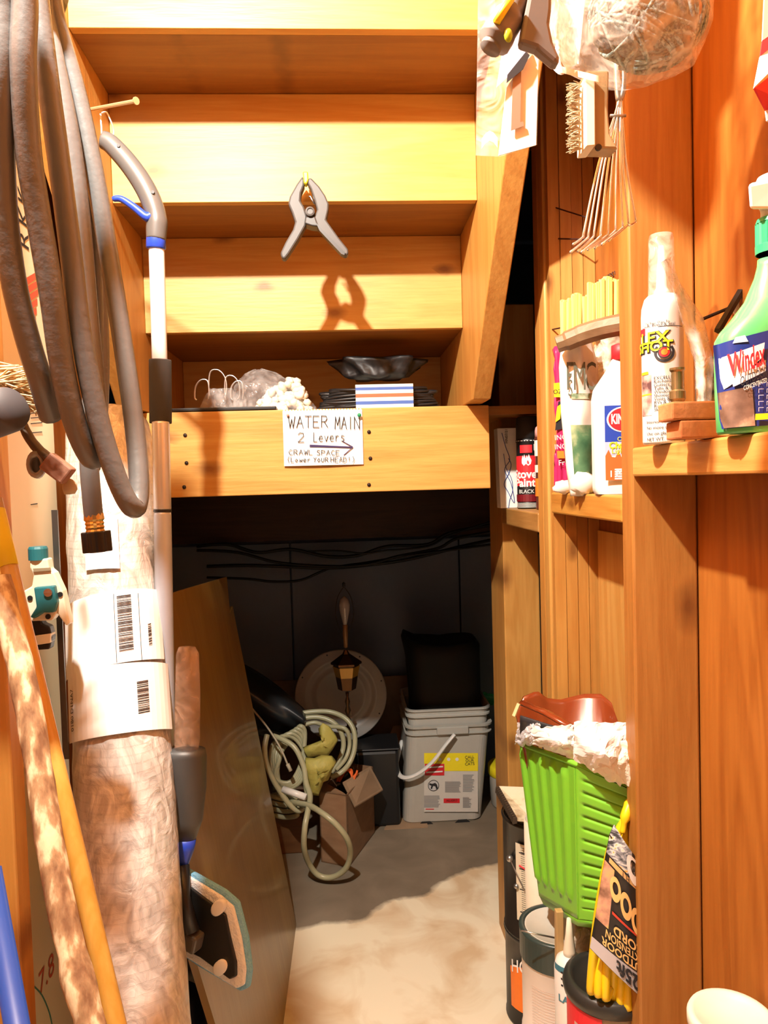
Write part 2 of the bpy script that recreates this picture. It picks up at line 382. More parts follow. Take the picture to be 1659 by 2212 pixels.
# header beam across the crawl space opening
hb = thing('header_beam', 'knotty pine beam across the crawl space opening carrying the paper sign', 'beam', (-.06, 1.64, H-.02))
b = MB(); b.box(-.49, .328, 1.62, 1.658, H-.02, H+.163)
b.build('beam', wood('header_pine', (.84, .52, .18), (.68, .34, .09), 'X', knots=.75, seed=90), hb, bevel=.002)
for px, py in ((400, 940), (403, 1000), (398, 1052), (797, 933), (800, 990), (797, 1047), (340, 940), (335, 1002)):
    p = P(px, py, 1.619); b = MB(); b.lathe([(.0001, -.003), (.0035, -.0015), (.0042, .001)], 10, FA(p, (0, -1, 0)))
    b.build('nail_head', mat('rusty_nail', (.05, .03, .02), .6, .5), hb, smooth=True)
# shelf blocks between the studs
def shelf(y0, y1, z0, z1, lab, m):
    b = MB(); b.box(.387, .4765, y0, y1, H+z0, H+z1)
    return tag(b.build('wooden_shelf', m, bevel=.003), lab, 'shelf', 'shelves between the wall studs')
shelf(.45, .969, -.002, .036, 'pine block shelf nearest the camera under the green spray bottle', wood('shelf_a', (.84, .52, .20), (.66, .34, .10), 'Y', knots=.7, seed=14))
shelf(1.009, 1.354, -.066, -.028, 'middle pine block shelf under the charcoal lighter fluid', pine_y)
shelf(1.451, 1.781, -.109, -.070, 'farthest pine block shelf under the stove paint can', wood('shelf_c', (.62, .38, .16), (.48, .26, .09), 'Y', knots=.5, seed=17))

# ================================================================== sign
SG = {  # hand-drawn strokes in a unit box
 'W': [[(0, 1), (.25, 0), (.5, .75), (.75, 0), (1, 1)]], 'A': [[(0, 0), (.5, 1), (1, 0)], [(.2, .4), (.8, .4)]],
 'T': [[(0, 1), (1, 1)], [(.5, 1), (.5, 0)]], 'E': [[(.9, 1), (0, 1), (0, 0), (.9, 0)], [(0, .5), (.7, .5)]],
 'R': [[(0, 0), (0, 1), (.7, .98), (.85, .75), (.6, .5), (0, .5)], [(.4, .5), (.95, 0)]],
 'M': [[(0, 0), (.1, 1), (.5, .3), (.9, 1), (1, 0)]], 'I': [[(.5, 0), (.5, 1)]], 'N': [[(0, 0), (0, 1), (1, 0), (1, 1)]],
 '2': [[(0, .8), (.3, 1), (.8, .95), (.85, .65), (0, 0), (.9, 0)]], 'L': [[(0, 1), (0, 0), (.8, 0)]],
 'e': [[(.05, .32), (.8, .34), (.6, .62), (.2, .58), (0, .25), (.3, 0), (.8, .06)]], 'v': [[(0, .6), (.4, 0), (.8, .6)]],
 'r': [[(.1, .6), (.1, 0)], [(.1, .35), (.4, .6), (.75, .55)]], 's': [[(.75, .55), (.2, .6), (.15, .35), (.7, .25), (.6, 0), (.05, 0)]],
 'C': [[(.9, .9), (.4, 1), (0, .5), (.4, 0), (.95, .1)]], 'S': [[(.9, .9), (.3, 1), (.1, .7), (.8, .4), (.75, .05), (.05, .03)]],
 'P': [[(0, 0), (0, 1), (.8, .9), (.8, .55), (0, .5)]], 'o': [[(.4, .6), (0, .3), (.4, 0), (.8, .3), (.4, .6)]],
 'w': [[(0, .6), (.2, 0), (.45, .45), (.7, 0), (.95, .6)]], 'Y': [[(0, 1), (.45, .55), (.9, 1)], [(.45, .55), (.35, 0)]],
 'O': [[(.4, .8), (0, .4), (.4, 0), (.85, .4), (.4, .8)]], 'U': [[(0, .9), (.05, .2), (.4, 0), (.8, .2), (.85, .9)]],
 'H': [[(0, 0), (0, 1)], [(.85, 0), (.85, 1)], [(0, .5), (.85, .5)]], 'D': [[(0, 0), (0, 1), (.6, .9), (.9, .5), (.6, .1), (0, 0)]],
 '!': [[(.5, 1), (.45, .3)], [(.43, .05), (.46, 0)]], '(': [[(.7, 1.1), (.3, .5), (.7, -.1)]], ')': [[(.3, 1.1), (.7, .5), (.3, -.1)]]}
sg = thing('paper_sign', 'white note paper with a handwritten water main notice and arrow pinned to the beam', 'sign', P(698, 1005, 1.617))
c00, c10, c01 = P(614, 1007, 1.617), P(785, 1003, 1.617), P(611, 888, 1.617)
SX = (c10-c00).length; SY = (c01-c00).length
MS = FR(c00, c10-c00, c01-c00)
b = MB()
b.grid(20, 12, lambda u, v: MS @ Vector((u*SX, v*SY, .0008+.004*(1-v)**2*(.5+.5*math.sin(u*4)))))
for i in range(26):
    x = (i+.2)/26*SX; b.box(x, x+SX/26*.55, SY, SY+.0025, .0006, .001, MS)
b.build('sheet', white, sg)
def zs(zx, zy):      # from the close-up crop to sheet coordinates
    px, py = 340+zx*.446, 700+zy*.446
    v = MS.inverted() @ P(px, py, 1.617); return v.x, v.y
def strokes(s, x0, x1, y, h, rad, pb, sl=0, w0=.62):
    n = len(s); st_ = (x1-x0)/n
    for i, ch in enumerate(s):
        if ch == ' ': continue
        for pl in SG[ch]:
            q = []
            for (a, c) in pl:
                zx = x0+i*st_+a*st_*.78; zy = y-c*h+sl*(i*st_)
                X_, Y_ = zs(zx, zy); q.append(MS @ Vector((X_, Y_, .0035+.004*(1-Y_/SY)**2*.9)))
            for q0, q1 in zip(q, q[1:]): pb.tube([q0-(q1-q0)*.03, q1+(q1-q0)*.03], rad*.8, 5)
b = MB()
strokes('WATER', 635, 835, 503, 55, .0010, b, -.02); strokes('MAIN', 860, 985, 508, 58, .0010, b)
strokes('2', 682, 722, 572, 45, .0009, b); strokes('Levers', 757, 915, 570, 44, .0009, b, -.03)
strokes('CRAWL', 637, 760, 633, 24, .00075, b); strokes('SPACE', 772, 888, 635, 24, .00075, b)
strokes('(Lower', 628, 748, 668, 24, .00075, b); strokes('YOUR', 757, 832, 668, 22, .00075, b); strokes('HEAD!)', 840, 962, 668, 24, .00075, b)
b.build('handwriting', ink, sg)
b = MB()
for o_ in (-4, 0, 4): 
    q = [zs(738, 590+o_), zs(945, 597+o_*.3)]; b.tube([MS @ Vector((x, y, .0042)) for x, y in q], .0009, 5)
b.tube([MS @ Vector((*zs(x, y), .0044)) for x, y in ((895, 567), (947, 596))], .0009, 5); b.tube([MS @ Vector((*zs(x, y), .0044)) for x, y in ((947, 596), (903, 635))], .0009, 5)
b.build('arrow', mat('violet_ink', (.05, .03, .12), .6), sg)
b = MB(); p = P(776, 897, 1.612); b.lathe([(.0001, .007), (.004, .006), (.0045, .003), (.0025, .001), (.0025, -.001)], 12, FA(p, (0, -1, 0)))
b.build('pushpin', mat('green_pin', (.03, .28, .12), .3), sg, smooth=True)
b = MB(); p = P(622, 897, 1.614); b.lathe([(.0001, .005), (.003, .004), (.003, -.001)], 12, FA(p, (0, -1, 0)))
b.build('pushpin', mat('pink_pin', (.75, .35, .28), .3), sg, smooth=True)

# ================================================================== spring clamp on the riser
cl = thing('spring_clamp', 'dark grey spring clamp gripping the stair riser edge', 'clamp', P(670, 555, 1.40))
def zc(x, y, d=1.402): return P(560+x*.1627, 360+y*.1627, d)
def slab(name, pts, d, th, m, par, bevel=.002, k=5, fnz=zc, smooth=False):
    q = [fnz(x, y, d) for x, y in pts]
    c = sum(q, Vector())/len(q); M = FR(c, (1, 0, 0), (0, 0, 1)); I = M.inverted()
    poly = [((I @ p).x, (I @ p).y) for p in q]
    b = MB(); b.prism(poly[::-1] if sum(poly[i-1][0]*poly[i][1]-poly[i][0]*poly[i-1][1] for i in range(len(poly))) < 0 else poly, -th/2, th/2, M)
    return b.build(name, m, par, bevel=bevel, smooth=smooth)
cg = mat('clamp_grey_nylon', (.055, .052, .05), .5)
cg2 = mat('clamp_black_nylon', (.03, .028, .027), .45)
slab('jaw_arm', [(578, 150), (500, 260), (410, 420), (388, 520), (440, 640), (480, 760), (450, 860), (350, 1030), (285, 1170), (300, 1235), (345, 1250), (400, 1180), (520, 990), (620, 810), (640, 690), (600, 560), (552, 480), (560, 380), (600, 280), (605, 210)], 1.40, .022, cg, cl, .005, smooth=False)
slab('jaw_arm', [(690, 175), (800, 290), (880, 410), (925, 520), (920, 600), (890, 730), (960, 830), (1060, 970), (1180, 1120), (1185, 1180), (1140, 1205), (1080, 1170), (930, 1010), (780, 840), (730, 700), (770, 600), (740, 480), (690, 330), (640, 240), (650, 185)], 1.395, .022, cg, cl, .005)
slab('grip_channel', [(750, 740), (830, 830), (1140, 1140), (1130, 1175), (1090, 1160), (800, 850)], 1.382, .002, cg2, cl, 0)
slab('hinge_block', [(620, 700), (740, 690), (790, 830), (700, 820), (610, 790)], 1.398, .03, cg2, cl, .002)
b = MB(); b.lathe([(.0001, -.002), (.0085, -.001), (.0085, .014), (.0055, .015), (.0055, .013), (.0001, .013)], 20, FA(zc(678, 628, 1.392), (0, -1, 0)))
b.build('pivot_pin', cg, cl, smooth=False)
slab('jaw_tip', [(580, 90), (650, 90), (655, 200), (630, 255), (595, 240)], 1.39, .018, mat('yellow_tip', (.85, .85, .02), .4), cl, .002)
b = MB(); b.tube([zc(655, 400), zc(680, 395), zc(700, 440), zc(735, 500)], .0018, 6); b.build('spring', steel, cl, smooth=True)

# ================================================================== on the ledge above the header
ZL = H+.1645
# black cord coil with striped paper sleeve
cc = thing('cord_coil', 'coiled black cord in a red white and blue striped paper sleeve on the ledge', 'cord', P(818, 872, 1.72))
c = P(818, 850, 1.71); c.z = ZL+.026
b = MB()
for k in range(9):
    ry = .018+.0035*k; rx = .138-.0035*k; zz = -.019+.0048*k
    b.tube([c+Vector((rx*math.cos(a)+R.uniform(-.002, .002), ry*math.sin(a)*1.1, zz+.006*math.sin(a*2+k)*.5)) for a in [2*PI*i/28 for i in range(28)]], .0038, 6, closed=True)
    b.tube([c+Vector((rx*.97*math.cos(a), ry*.7*math.sin(a)*1.1, -zz*.8+.004*math.sin(a+k))) for a in [2*PI*i/28 for i in range(28)]], .0038, 6, closed=True)
b.build('cord', black, cc, smooth=True)
stripe = [('cream_sleeve', (.85, .80, .68)), ('blue_stripe', (.05, .12, .42)), ('red_stripe', (.78, .12, .05))]
sm = [mat(n_, c_, .6) for n_, c_ in stripe]
x0, x1 = P(768, 850, 1.66).x, P(892, 850, 1.66).x
b = MB(); prof = [0, 1, 0, 2, 0, 1, 0]; hs = [.10, .13, .15, .16, .16, .15, .15]; z0 = ZL+.001; zt = ZL+.052; z = zt
for i, (mi, hh) in enumerate(zip(prof, hs)):
    zb = z-(zt-z0)*hh
    b.add([(x0, 1.652, zb), (x1, 1.652, zb), (x1, 1.652, z), (x0, 1.652, z)], [(0, 1, 2, 3)], mi); z = zb
b.box(x0, x1, 1.653, 1.77, zt, zt+.0012); b.box(x0, x1, 1.77, 1.771, z0, zt)
b.build('paper_sleeve', sm, cc)
# folded black plastic on top
b = MB(); c = P(815, 797, 1.75)
def fold(u, v):
    a = 2*PI*u; s_ = math.sin(PI*v); zz = -math.cos(PI*v)
    wv = 1+.12*math.sin(a*9+v*4)+.10*noise.noise(Vector((u*9, v*5, 1)))
    flare = 1.0+.28*zz
    return c+Vector((.088*math.cos(a)*flare*wv*min(1, s_*2.2), .045*math.sin(a)*wv*min(1, s_*2.2), .026*zz+.006*math.sin(a*5)*s_))
b.grid(48, 10, fold)
tag(b.build('folded_plastic_bag', mat('black_film', (.006, .0055, .006), .45), smooth=True), 'bundled black plastic bag lying on top of the black cord coil', 'bag')
# clear bag of white pegs
pb = thing('bag_of_pegs', 'clear plastic bag of white plastic clips on the ledge left of the cord', 'bag', P(600, 868, 1.71))
b = MB(); c = P(600, 838, 1.71); c.z = ZL+.030
for i in range(170):
    a = R.uniform(0, 2*PI); rr = R.uniform(0, 1)**.5
    x = .012+.062*rr*math.cos(a); y = .038*rr*math.sin(a); zz = -.026+R.uniform(0, .085)*(1-rr**3)*(.55+.6*(x+.05)/.13)
    d = Vector((R.uniform(-1, 1), R.uniform(-1, 1), R.uniform(-.5, .5))).normalized()*.010
    q = c+Vector((x, y, zz)); b.tube([q-d, q, q+d], [.005, .009, .005], 7)
b.build('clips', mat('ivory_clips', (.82, .74, .60), .5), pb, smooth=True)
b = MB()
def bagf(u, v):
    a = 2*PI*u; k = noise.noise(Vector((math.cos(a)*2, math.sin(a)*2, v*4)))
    r_ = math.sin(PI*min(1, v*1.0)*.5+.0)**.6 if v < .5 else 1
    zz = v
    sh = (1-zz)**.5
    return c+Vector((-.012-.03*zz+(.086*sh+.012)*math.cos(a)*(1+.18*k), (.046*sh+.004)*math.sin(a)*(1+.18*k), -.028+.098*zz+.006*k))
b.grid(36, 12, bagf); b.build('film', clear('clear_film', (.9, .88, .86), .16), pb, smooth=True)
# metal hooks
hk = thing('bag_of_hooks', 'small clear bag of bent steel hooks at the left end of the ledge', 'hooks', P(480, 868, 1.70))
for cx_, cy_, s_, fl in ((465, 830, 1, 1), (497, 838, .85, 1), (515, 845, .7, -1), (440, 845, .8, -1)):
    b = MB(); q = [(-12, 30), (-14, 0), (-10, -28), (8, -30), (22, -12), (24, 18), (18, 30)]
    b.tube(smooth_path([P(cx_+fl*x*s_, min(864, cy_+y*s_), 1.70) for x, y in q], 4), .0022, 6); b.build('hook', steel, hk, smooth=True)
b = MB(); c2 = P(478, 840, 1.70); c2.z = ZL+.026
b.grid(24, 8, lambda u, v: c2+Vector((.05*math.cos(2*PI*u)*(1-.5*v*v), .03*math.sin(2*PI*u)*(1-.6*v), -.024+.055*v+.007*noise.noise(Vector((u*9, v*5, 3))))))
b.build('film', clear('clear_film', (.9, .88, .86), .16), hk, smooth=True)
b = MB(); b.box(P(372, 870, 1.64).x, P(597, 870, 1.64).x, 1.628, 1.665, ZL+.0005, ZL+.008)
tag(b.build('black_tray', black, bevel=.002), 'flat black plastic strip along the front edge of the ledge', 'tray')
# ================================================================== left side
# nail + spray mop
b = MB(); n0 = Vector((-.4105, 1.24, P(215, 243, 1.24).z)); n1 = P(293, 218, 1.14)
b.tube([n0, n1], .0028, 8); dr = (n1-n0).normalized(); b.tube([n1, n1+dr*.002], .0055, 10)
tag(b.build('nail', mat('tan_nail', (.62, .45, .24), .4, .6)), 'long nail driven into the left stringer with the spray mop hanging from it', 'nail')
mp_ = thing('spray_mop', 'grey spray mop with blue trigger and silver pole hanging from a nail', 'mop', P(440, 2130, 1.33))
b = MB(); b.tube(smooth_path([P(217, 246, 1.215), P(219, 275, 1.215), P(222, 300, 1.215), P(238, 300, 1.215), P(246, 285, 1.215), P(238, 258, 1.2), P(230, 243, 1.2), P(220, 244, 1.215)], 4), .0013, 6)
b.build('hanging_loop', mat('white_cord', (.75, .72, .66), .6), mp_, smooth=True)
gmat = mat('mop_grey', (.10, .095, .09), .38)
b = MB(); q = smooth_path([P(222, 302, 1.21), P(240, 312, 1.21), P(275, 350, 1.21), P(305, 392, 1.21), P(325, 430, 1.21), P(338, 470, 1.21), P(338, 500, 1.21), P(337, 518, 1.21)], 4)
n = len(q); b.tube(q, [.0135+.003*math.sin(PI*i/n)+(.001 if i > n*.7 else 0) for i in range(n)], 14); b.build('handle_grip', gmat, mp_, smooth=True)
for px, py in ((258, 318), (332, 418)):
    b = MB(); c = P(px, py, 1.2); c.y = 1.194; b.lathe([(.0001, .0003), (.0026, .0003), (.0026, -.004)], 10, FA(c, (0, -1, 0))); b.build('screw_hole', black, mp_)
bm_ = mat('mop_blue', (.02, .06, .50), .35)
b = MB(); q = smooth_path([P(243, 430, 1.2), P(262, 430, 1.2), P(290, 448, 1.2), P(318, 470, 1.2), P(326, 462, 1.205)], 4); b.tube(q, [.0035]+[.005+.004*i/len(q) for i in range(len(q)-1)], 10, flat=.9)
b.build('trigger', bm_, mp_, smooth=True)
def seg(name, a, c, r, m, n=20, prof=None, bevel=0):
    b = MB(); b.tube([a, a+(c-a)*.02, a+(c-a)*.98, c], [r*.96, r, r, r*.96], n); return b.build(name, m, mp_, smooth=True)
b = MB(); b.lathe([(.0138, 0), (.0155, .002), (.0142, .03), (.0125, .031)], 20, FA(P(337, 538, 1.212), P(337, 508, 1.21)-P(337, 538, 1.212))); b.build('collar', bm_, mp_, smooth=True)
alu = mat('brushed_aluminium', (.60, .60, .62), .33, .55)
seg('upper_pole', P(338, 530, 1.212), P(345, 780, 1.22), .0122, mat('white_pole', (.78, .78, .80), .3, .15))
seg('foam_grip', P(346, 777, 1.22), P(347, 915, 1.225), .0178, mat('foam_grip', (.035, .034, .033), .85))
seg('middle_pole', P(347, 912, 1.21), P(351, 1102, 1.20), .0138, alu)
b = MB(); b.tube([P(351, 1101, 1.20), P(351, 1106, 1.20)], .0142, 20); b.build('joint_ring', black, mp_)
seg('lower_pole', P(351, 1105, 1.20), P(360, 1625, 1.135), .0138, mat('grey_pole', (.40, .43, .50), .35, .2))
# reservoir body, bottle, neck, head
b = MB(); rg = lambda x0, x1, y: (P(x0, y, 1.115), P(x1, y, 1.115))
def loft(rows, n=20, dep=.6):
    b = MB(); vs = []
    for x0, x1, y, dd in rows:
        a, c = P(x0, y, dd), P(x1, y, dd); m_ = (a+c)/2; h = (c-a)/2
        for j in range(n): q = 2*PI*j/n; vs.append(m_+h*math.cos(q)+Vector((0, 1, 0))*h.length*dep*math.sin(q))
    k = len(rows); fs = [(i*n+j, i*n+(j+1) % n, (i+1)*n+(j+1) % n, (i+1)*n+j) for i in range(k-1) for j in range(n)]
    fs += [tuple(range(n-1, -1, -1)), tuple((k-1)*n+j for j in range(n))]
    return b.add(vs, fs)
loft([(352, 444, 1618, 1.115), (352, 447, 1632, 1.115), (360, 446, 1700, 1.115), (366, 438, 1770, 1.115), (376, 422, 1815, 1.115)]).build('reservoir_body', mat('mop_body_grey', (.062, .066, .068), .42), mp_, smooth=True)
loft([(372, 424, 1812, 1.115), (376, 420, 1835, 1.115), (384, 408, 1866, 1.115), (388, 402, 1876, 1.115)]).build('neck', bm_, mp_, smooth=True)
loft([(386, 422, 1398, 1.115), (380, 430, 1412, 1.115), (378, 433, 1500, 1.115), (376, 432, 1600, 1.115), (378, 428, 1624, 1.115)], dep=.7).build('bottle', clear('bottle_film', (.62, .42, .30), .30, .08), mp_, smooth=True, label='clear plastic bottle')
# flat head, tilted: black plate with velcro pads on a microfibre cloth
hp = [P(352, 1860, 1.15), P(395, 1880, 1.13), P(478, 1934, 1.09), P(502, 1960, 1.075), P(520, 2030, 1.065), P(532, 2095, 1.06), P(530, 2128, 1.06), P(512, 2137, 1.065), P(430, 2085, 1.10), P(352, 2030, 1.14)]
c = sum(hp, Vector())/len(hp); MH = FR(c, hp[6]-hp[0], Vector((0, -1, 0)).cross(hp[6]-hp[0])*-1)
ax = (P(520, 2110, 1.065)-P(390, 2030, 1.12)).normalized(); ay = (P(400, 1885, 1.125)-P(390, 2030, 1.12)).normalized()
MH = FR(c, ax, ay); I = MH.inverted(); pl = [((I @ p).x, (I @ p).y) for p in hp]
if sum(pl[i-1][0]*pl[i][1]-pl[i][0]*pl[i-1][1] for i in range(len(pl))) < 0: pl = pl[::-1]
def sc_poly(pl, k): 
    mx_ = sum(p[0] for p in pl)/len(pl); my = sum(p[1] for p in pl)/len(pl)
    out = []
    for x, y in pl:
        d = math.hypot(x-mx_, y-my); out.append((mx_+(x-mx_)*(d-k)/d, my+(y-my)*(d-k)/d))
    return out
b = MB(); b.prism(sc_poly(pl, -.006), -.012, -.002, MH); b.build('microfibre_pad', mat('pale_blue_pad', (.25, .58, .85), .95, bump=1, bscale=400), mp_, bevel=.004)
b = MB(); b.prism(sc_poly(pl, .001), -.004, .003, MH); b.build('pad_border', mat('white_pad', (.86, .88, .9), .9, bump=.8, bscale=300), mp_, bevel=.003)
b = MB(); b.prism(sc_poly(pl, .017), 0, .007, MH); hd = b.build('head_plate', mat('head_black', (.012, .013, .014), .35), mp_, bevel=.002)
for px, py in ((464, 1966), (478, 2088)):
    q = I @ P(px, py, 1.075); b = MB(); b.lathe([(.0125, .002), (.0125, .0098), (.010, .0105), (.0001, .0105)], 20, MH @ T(q.x, q.y, 0) @ Matrix.Rotation(-.5, 4, 'Z'), sx=.75, sy=1.2)
    b.build('velcro_tab', mat('white_tab', (.82, .82, .80), .7), mp_, smooth=True)
b = MB(); q = I @ P(424, 2020, 1.10); b.box(-.03, .016, -.013, .013, .006, .03, MH @ T(q.x, q.y, 0)); b.build('swivel_joint', gmat, mp_, bevel=.004)
b = MB(); b.tube([P(392, 1870, 1.115), P(397, 1940, 1.095), P(414, 2012, 1.085)], [.012, .010, .012], 12); b.build('hinge_arm', black, mp_, smooth=True)

# plywood sheet leaning on its edge
A = F(640, 1997); Dt = P(490, 1245, A.y+.0); 
pw = [A, Vector((A.x+.02, 1.50, 0)), P(373, 1281, 1.50), P(462, 1245, A.y-.08)]
pw[1].x = A.x+(F(612, 2212).x-A.x)*1.3
nn = (pw[1]-pw[0]).cross(Dt-pw[0]).normalized()
if nn.x < 0: nn = -nn
def onpl(px, py):
    r = ray(px, py); return EYE + r*((pw[0]-EYE).dot(nn)/r.dot(nn))
jag = []
for i in range(25): jag.append(pw[0].lerp(Dt, i/24)+Vector((0, -1, 0))*R.uniform(0, .004))
near = [onpl(373, 1281), onpl(372, 1600), onpl(392, 1900), onpl(422, 2070), onpl(465, 2212)]
fe = near[-1]+(near[-1]-near[-2])*2; near.append(Vector((pw[1].x, near[-1].y-.02, 0)))
near[-1] -= nn*((near[-1]-pw[0]).dot(nn)); near[-1].z = 0
poly = jag[:-2]+[onpl(497, 1325), onpl(490, 1246)]+near
b = MB(); n = len(poly); th = nn*-.0115
b.add(poly+[p+th for p in poly], [tuple(range(n)), tuple(range(2*n-1, n-1, -1))]+[(i, n+i, n+(i+1) % n, (i+1) % n) for i in range(n)])
tag(b.build('plywood_sheet', ply_b), 'tan plywood offcut leaning on its long edge along the left of the floor', 'plywood')

# plastic-wrapped carpet roll with three paper labels
cr_ = thing('carpet_roll', 'rolled beige rug in shiny plastic wrap with white paper labels standing upright', 'rug', (-.28, .95, 0))
ct, cb = None, None
ax0 = P(232, 905, 1.31); q = P(295, 2212, .98); dv = (ax0-q).normalized(); cb = q - dv*(q.z/dv.z)+Vector((0, 0, .0))
RR = .0695; Lr = (ax0-cb).length; MR = FA(cb, ax0-cb); ca = math.atan2(*( (MR.inverted().to_3x3() @ Vector((0, -1, 0))).yx ))
b = MB()
def rollf(u, v):
    a = 2*PI*u; z = v*Lr; k = noise.noise(Vector((math.cos(a)*2.2, math.sin(a)*2.2, z*9)))*.0035+noise.noise(Vector((math.cos(a)*9, math.sin(a)*9, z*30)))*.0016
    r = RR+k
    if z > Lr-.05: r = RR*(.80+.2*math.sqrt(max(0, 1-((z-Lr+.05)/.05)**2)))+k
    return MR @ Vector((r*math.cos(a), r*math.sin(a), z))
b.grid(64, 150, rollf); b.add([rollf(i/64, 1) for i in range(64)], [tuple(range(64))])
def wrapmat():
    m, t, bb = mk('wrapped_rug'); N = t.nodes; L = t.links
    tc = N.new('ShaderNodeTexCoord'); mp = N.new('ShaderNodeMapping'); mp.inputs['Scale'].default_value = (1, 1, .55)
    L.new(tc.outputs['Object'], mp.inputs[0])
    n = N.new('ShaderNodeTexNoise'); n.inputs['Scale'].default_value = 30; n.inputs['Detail'].default_value = 8; n.inputs['Distortion'].default_value = 2.0
    L.new(mp.outputs[0], n.inputs['Vector'])
    br = N.new('ShaderNodeTexBrick'); br.inputs['Scale'].default_value = 22; br.inputs['Mortar Size'].default_value = .03; br.inputs['Color1'].default_value = (.8, .8, .8, 1); br.inputs['Color2'].default_value = (.6, .6, .6, 1); br.inputs['Mortar'].default_value = (0, 0, 0, 1)
    rot = N.new('ShaderNodeMapping'); rot.inputs['Rotation'].default_value = (PI/2, 0, 0); rot.inputs['Scale'].default_value = (1, 1, 1)
    L.new(tc.outputs['Object'], rot.inputs[0]); L.new(rot.outputs[0], br.inputs['Vector'])
    cr = N.new('ShaderNodeValToRGB'); e = cr.color_ramp.elements; e[0].position = .35; e[0].color = (.42, .37, .33, 1); e[1].position = .66; e[1].color = (.72, .67, .61, 1)
    L.new(n.outputs['Fac'], cr.inputs[0]); mx = N.new('ShaderNodeMix'); mx.data_type = 'RGBA'; mx.inputs[0].default_value = .05
    L.new(cr.outputs[0], mx.inputs[6]); L.new(br.outputs[0], mx.inputs[7]); L.new(mx.outputs[2], bb.inputs['Base Color'])
    bb.inputs['Roughness'].default_value = .3; bb.inputs['Coat Weight'].default_value = .7; bb.inputs['Coat Roughness'].default_value = .12
    bp = N.new('ShaderNodeBump'); bp.inputs['Strength'].default_value = .7; bp.inputs['Distance'].default_value = .006
    ad = N.new('ShaderNodeMath'); ad.operation = 'MULTIPLY_ADD'; ad.inputs[1].default_value = .12; L.new(br.outputs['Color'], ad.inputs[0]); L.new(n.outputs['Fac'], ad.inputs[2])
    L.new(ad.outputs[0], bp.inputs['Height']); L.new(bp.outputs[0], bb.inputs['Normal']); L.new(bp.outputs[0], bb.inputs['Coat Normal'])
    return m
b.build('wrapped_roll', wrapmat(), cr_, smooth=True)
def zroll(py):                         # height along the roll that meets the image row at the roll's near side
    lo_, hi = 0, Lr
    for _ in range(40):
        m_ = (lo_+hi)/2; p = MR @ Vector((RR*math.cos(ca), RR*math.sin(ca), m_)); v = p-EYE
        y_ = 1106-1600*v.dot(up)/v.dot(fwd)
        if y_ > py: lo_ = m_
        else: hi = m_
    return lo_
def rlabel(y0, y1, a0, a1, tilt, nm):
    z0, z1 = zroll(y1), zroll(y0); b = MB(); r = RR+.0062
    b.grid(20, 6, lambda u, v: MR @ Vector(((r)*math.cos(ca+a0+(a1-a0)*u), r*math.sin(ca+a0+(a1-a0)*u), z0+(z1-z0)*v+tilt*(u-.5))))
    o = b.build('paper_label', white, cr_); return z0, z1, r
# angles: negative = camera left? checked below
sgn = 1
t_ = MR @ Vector((math.cos(ca+.5), math.sin(ca+.5), 0)); t2 = MR @ Vector((math.cos(ca), math.sin(ca), 0))
sgn = 1 if (t_-t2).dot(rt) > 0 else -1
z0, z1, r = rlabel(1283, 1440, -sgn*1.15, sgn*1.35, .012, 1)
def bars(z0, z1, a0, a1, n, r, par, vertical=True, m=ink):
    b = MB()
    zc_ = z0; 
    while zc_ < z1:
        h = R.choice([.0006, .001, .0016]); 
        b.grid(4, 1, lambda u, v: MR @ Vector(((r+.0006)*math.cos(ca+sgn*(a0+(a1-a0)*u)), (r+.0006)*math.sin(ca+sgn*(a0+(a1-a0)*u)), zc_+h*v+.002*(u-.5)))); zc_ += h+R.choice([.0008, .0014])
    b.build('barcode', m, par)
bars(z0+.018, z1-.008, .33, .60, 30, r, cr_)
bars(z0+.025, z1-.05, .92, 1.0, 30, r, cr_)
b = MB()
for a0 in (.27, .74): b.grid(1, 1, lambda u, v: MR @ Vector(((r+.0006)*math.cos(ca+sgn*(a0+.012*u)), (r+.0006)*math.sin(ca+sgn*(a0+.012*u)), z0+.002+(z1-z0-.006)*v)))
b.build('printed_rule', ink, cr_)
def vtxt(s, size, a, z, m=ink):        # reads upward along the roll
    text('printed_text', s, size, lambda x, y, l: MR @ Vector(((r+.0006)*math.cos(ca+sgn*(a-y/r)), (r+.0006)*math.sin(ca+sgn*(a-y/r)), z+x)), m, cr_, align='LEFT')
z0, z1, r = rlabel(1440, 1590, -sgn*.95, sgn*1.5, .0, 2)
bars(z0+.025, z1-.028, .62, .85, 30, r, cr_)
vtxt('0180 D1NA7', .011, -.75, z0+.015)
z0, z1, r = rlabel(1118, 1232, -sgn*.25, sgn*.42, -.004, 3)
vtxt('M82 7C AME', .010, 0.0, z0+.03); vtxt('0902 2841 0022', .007, .1, z0+.03)

